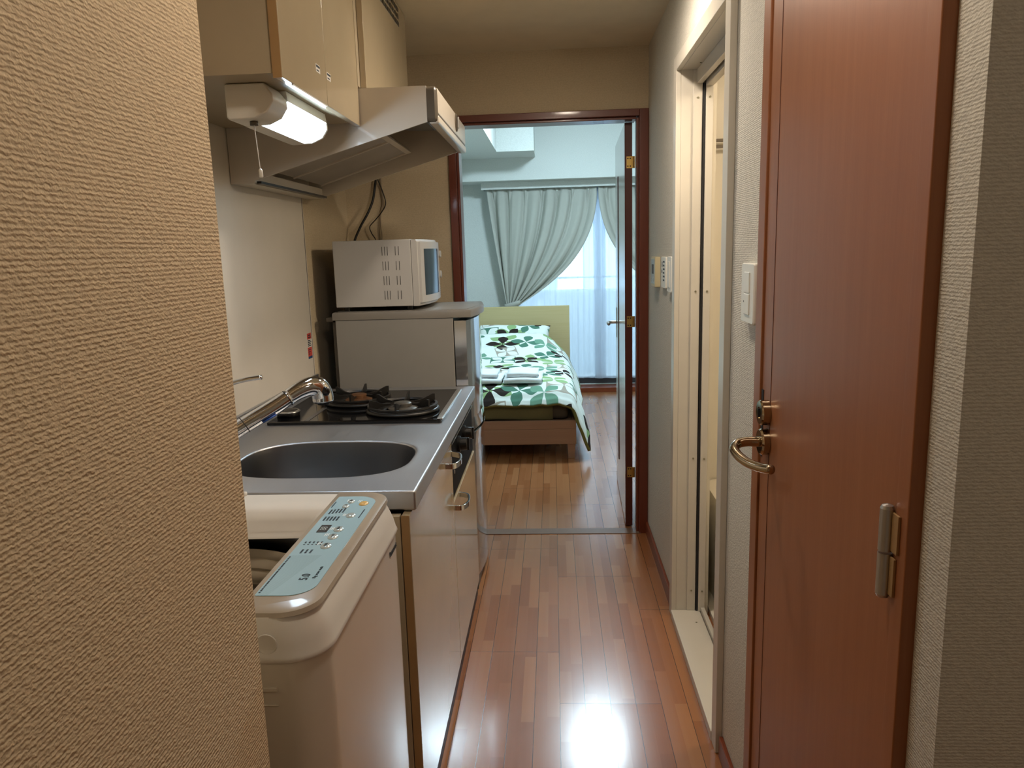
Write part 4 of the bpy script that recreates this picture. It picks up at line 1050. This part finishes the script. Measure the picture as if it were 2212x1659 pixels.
def drape(name, label, side):
    XT0, XT1 = -.612, .419; xc = .427
    bm = nb(); NS, NT = 150, 46
    gr = []
    for j in range(NT+1):
        t = j/NT; z = 1.953-1.10*t; row = []
        for i in range(NS+1):
            s = i/NS; xt = XT0+(XT1-XT0)*s
            tie = -.452+.115*s
            f = t**(1.15+1.15*s) if t > 0 else 0
            x = xt+(tie-xt)*f
            pin = sst(0, .10, t)
            amp = .010+.014*pin-.006*sst(.6, 1, t)
            ph = 2*PI*7.0*s+.6*sin(s*9)
            cw = cos(ph); cw = math.copysign(abs(cw)**.65, cw); y = 7.218-amp*cw*(1+.4*sin(s*13+t*2))-.004*cos(ph*2.3+t*3)*pin-.03*sin(PI*t)*s
            # pinch pleats: tight little folds at the heading
            hpl = (cos(2*PI*7.0*s+PI)*.5+.5)**14
            y -= (.030*(1-sst(.03, .14, t))+.010*(1-t))*hpl; y += .012*(cos(2*PI*7.0*s+PI)*.5+.5)**40*(1-sst(.0, .07, t))*2.
            x += .012*sin(ph*1.0)*pin*(1-.7*t)
            zz = z-.03*s*sin(PI*t)
            row.append(bm.verts.new(((x if side < 0 else 2*xc-x), y, zz)))
        gr.append(row)
    # tail below the tie
    for j in range(1, 13):
        t = j/12; row = []
        for i in range(NS+1):
            s = i/NS; x = -.452+.115*s+(-.09+.26*s-.04)*sst(0, 1, t)*1.0; y = 7.222-.016*cos(2*PI*7*s)
            row.append(bm.verts.new(((x if side < 0 else 2*xc-x), y, .845-.74*t)))
        gr.append(row)
    for j in range(len(gr)-1):
        for i in range(NS): f = bm.faces.new((gr[j][i], gr[j][i+1], gr[j+1][i+1], gr[j+1][i])); f.smooth = True
    e = thing(name, label, 'curtain', (xc+side*.6, 7.22, .1))
    o = mesh('cloth', bm, 'curtain', e); sm = o.modifiers.new('s', 'SOLIDIFY'); sm.thickness = .0015
    for p in o.data.polygons: p.use_smooth = True
    # tieback band
    bm = nb(); rings = []
    for k in range(25):
        a = 2*PI*k/24; x = -.395+.078*cos(a); y = 7.218+.045*sin(a); x = x if side < 0 else 2*xc-x
        z = .862+.02*cos(a)
        rings.append([(x, y, z-.025), (x, y, z+.025)])
    loft(bm, [[r[0] for r in rings[:-1]], [r[1] for r in rings[:-1]]], False, False); o = mesh('tieback', bm, 'curtain', e, smooth=True); sm = o.modifiers.new('s', 'SOLIDIFY'); sm.thickness = .003
drape('curtain', 'grey green pleated curtain tied back to the left above the headboard', -1)
drape('curtain', 'grey green pleated curtain tied back to the right, mostly behind the open door', 1)
def sheer(label, x0, x1, y, ph):
    bm = nb(); NS, NT = 120, 12; gr = []
    for j in range(NT+1):
        t = j/NT; z = 1.94-1.825*t
        gr.append([bm.verts.new((x0+(x1-x0)*i/NS+.006*sin(i*.9+t*2), y+.010*sin(2*PI*i/NS*9+ph+.5*sin(i*.13))+.002*sin(2*PI*i/NS*23), z)) for i in range(NS+1)])
    for j in range(NT):
        for i in range(NS): f = bm.faces.new((gr[j][i], gr[j][i+1], gr[j+1][i+1], gr[j+1][i])); f.smooth = True
    single('sheer_curtain', bm, 'sheer', label, 'curtain', ((x0+x1)/2, y, .12))
sheer('white sheer curtain hanging over the left half of the window', -.44, .50, 7.309, 0.)
sheer('white sheer curtain hanging over the right half of the window, beside the open door', .385, 1.44, 7.275, 1.)
# balcony
bm = nb(); box(bm, -2.5, 3.2, 7.45, 8.6, -.12, -.02); struct('ground_balcony', bm, 'balcony')
bm = nb(); box(bm, -2.5, 3.2, 8.45, 8.6, -.02, .90); struct('wall_balcony', bm, 'balcony')
rl = thing('balcony_railing', 'white metal railing on top of the balcony wall, seen through the sheer curtain', 'railing', (.4, 8.52, .9))
bm = nb(); box(bm, -2.5, 3.2, 8.49, 8.55, 1.045, 1.068); mesh('top_rail', bm, 'rail', rl, bevel=.004)
bm = nb(); box(bm, -2.5, 3.2, 8.50, 8.54, .9005, .925); mesh('bottom_rail', bm, 'rail', rl, bevel=.004)
for i in range(6):
    bm = nb(); x = -2.3+i*1.06; box(bm, x, x+.03, 8.505, 8.535, .925, 1.045); mesh('post', bm, 'rail', rl)
bm = nb(); box(bm, .75, 4.5, 15, 19, -6, 1.9); box(bm, -4., .1, 18, 22, -6, 1.1); struct('exterior_building', bm, 'building')

# ------------------------------------------------------------------ lamps of the place, plus added fill lamps
cl = thing('entry_ceiling_light', 'flat round ceiling lamp over the entry, just above the view', 'ceiling light', (.03, 1.0, ZC))
bm = nb(); lathe(bm, [(.02, -.0005), (.095, -.0005), (.1, -.02), (.084, -.024), (.084, -.020), (.02, -.020)], (.03, 1.0, ZC)); mesh('lamp_base', bm, 'plastic_white', cl, smooth=True)
bm = nb(); lathe(bm, [(.02, -.0205), (.083, -.0205), (.086, -.035), (.08, -.05), (.05, -.062), (.002, -.066)], (.03, 1.0, ZC)); mesh('lamp_shade', bm, 'globe', cl, smooth=True)
kl = thing('kitchen_ceiling_light', 'round white downlight on the corridor ceiling beside the range hood', 'ceiling light', (.1, 2.3, ZC))
bm = nb(); lathe(bm, [(.01, -.0005), (.075, -.0005), (.075, -.04), (.070, -.04), (.066, -.012), (.01, -.012)], (.1, 2.3, ZC)); sharp(mesh('lamp_housing', bm, 'plastic_white', kl))
bm = nb(); lathe(bm, [(.002, -.0125), (.062, -.0125), (.060, -.03), (.03, -.043), (.002, -.045)], (.1, 2.3, ZC)); mesh('bulb', bm, 'down_glow', kl, smooth=True)
pl = thing('porch_ceiling_fill_light', 'added round fill lamp on the porch ceiling, behind the view', 'ceiling light', (.95, -.25, ZC))  # added fill lamp, brightens the dim wall right of the entry
bm = nb(); lathe(bm, [(.02, -.0005), (.095, -.0005), (.1, -.02), (.02, -.02)], (.95, -.25, ZC)); mesh('lamp_base', bm, 'plastic_white', pl, smooth=True)
bm = nb(); lathe(bm, [(.02, -.0205), (.083, -.0205), (.08, -.027), (.04, -.032), (.002, -.033)], (.95, -.25, ZC)); mesh('lamp_shade', bm, 'porch_fill_glow', pl, smooth=True)
bs = thing('bath_ceiling_fill_spot', 'added fill spotlight housing on the bathroom ceiling, aimed out through the doorway', 'ceiling light', (1.2, 2.02, 2.089))  # housing added around the fill spot
bm = nb(); lathe(bm, [(.05, -.0005), (.05, -.03), (.046, -.034), (.042, -.028), (.042, -.012), (.05, -.006)], (1.2, 2.02, 2.089), ring=True); mesh('lamp_housing', bm, 'plastic_white', bs, smooth=True)
sp_d = bpy.data.lights.new('bath_fill_spot', 'SPOT'); sp_d.energy = 52; sp_d.color = (1, .82, .60); sp_d.spot_size = math.radians(46); sp_d.spot_blend = .5; sp_d.shadow_soft_size = .04  # added spot, throws light through the doorway onto the kitchen wall
sp_o = bpy.data.objects.new('bath_fill_spot', sp_d); C.objects.link(sp_o); sp_o.location = (1.2, 2.02, 2.045)
sp_o.rotation_euler = (Vector((-.9, 2.75, 1.25))-Vector((1.2, 2.02, 2.045))).to_track_quat('-Z', 'Y').to_euler()
rlm = thing('bedroom_ceiling_light', 'round ceiling lamp of the bedroom, above the view', 'ceiling light', (.30, 5.38, ZB))
bm = nb(); lathe(bm, [(.08, -.0005), (.18, -.0005), (.19, -.03), (.08, -.031)], (.30, 5.38, ZB), 40); mesh('lamp_base', bm, 'plastic_white', rlm, smooth=True)
bm = nb(); lathe(bm, [(.08, -.0315), (.178, -.0315), (.174, -.06), (.13, -.085), (.06, -.095), (.002, -.097)], (.30, 5.38, ZB), 40); mesh('lamp_shade', bm, 'room_disc', rlm, smooth=True)

w = bpy.data.worlds.new('sky'); bpy.context.scene.world = w; w.use_nodes = True
bg = w.node_tree.nodes['Background']; bg.inputs[0].default_value = lin('#d3ebff'); bg.inputs[1].default_value = 5.2

# ------------------------------------------------------------------ camera
cam = bpy.data.cameras.new('camera'); co = bpy.data.objects.new('camera', cam); C.objects.link(co)
p, yw, ro = math.radians(-10.156), math.radians(3.362), math.radians(-1.699)
F = Vector((0, cos(p), sin(p))); Rt = Vector((1, 0, 0)); U = Vector((0, -sin(p), cos(p)))
Rz = Matrix.Rotation(yw, 3, 'Z'); F, Rt, U = Rz @ F, Rz @ Rt, Rz @ U
R2 = Rt*cos(ro)+U*sin(ro); U2 = -Rt*sin(ro)+U*cos(ro)
m = Matrix.Identity(4)
for i in range(3): m[i][0], m[i][1], m[i][2] = R2[i], U2[i], -F[i]
m.translation = (0, 0, 1.38); co.matrix_world = m
cam.sensor_fit = 'HORIZONTAL'; cam.sensor_width = 36.; cam.lens = 1615.17/2212*36; cam.clip_start = .02
sc = bpy.context.scene; sc.camera = co
sc.view_settings.view_transform = 'Standard'; sc.view_settings.look = 'None'; sc.view_settings.gamma = 1.; sc.view_settings.use_curve_mapping = False
sc.view_settings.exposure = 0.
sc.cycles.adaptive_threshold = .02; sc.cycles.max_bounces = 9; sc.cycles.caustics_reflective = False; sc.cycles.caustics_refractive = False
for o in bpy.data.objects:
    if '_o' in o: del o['_o']
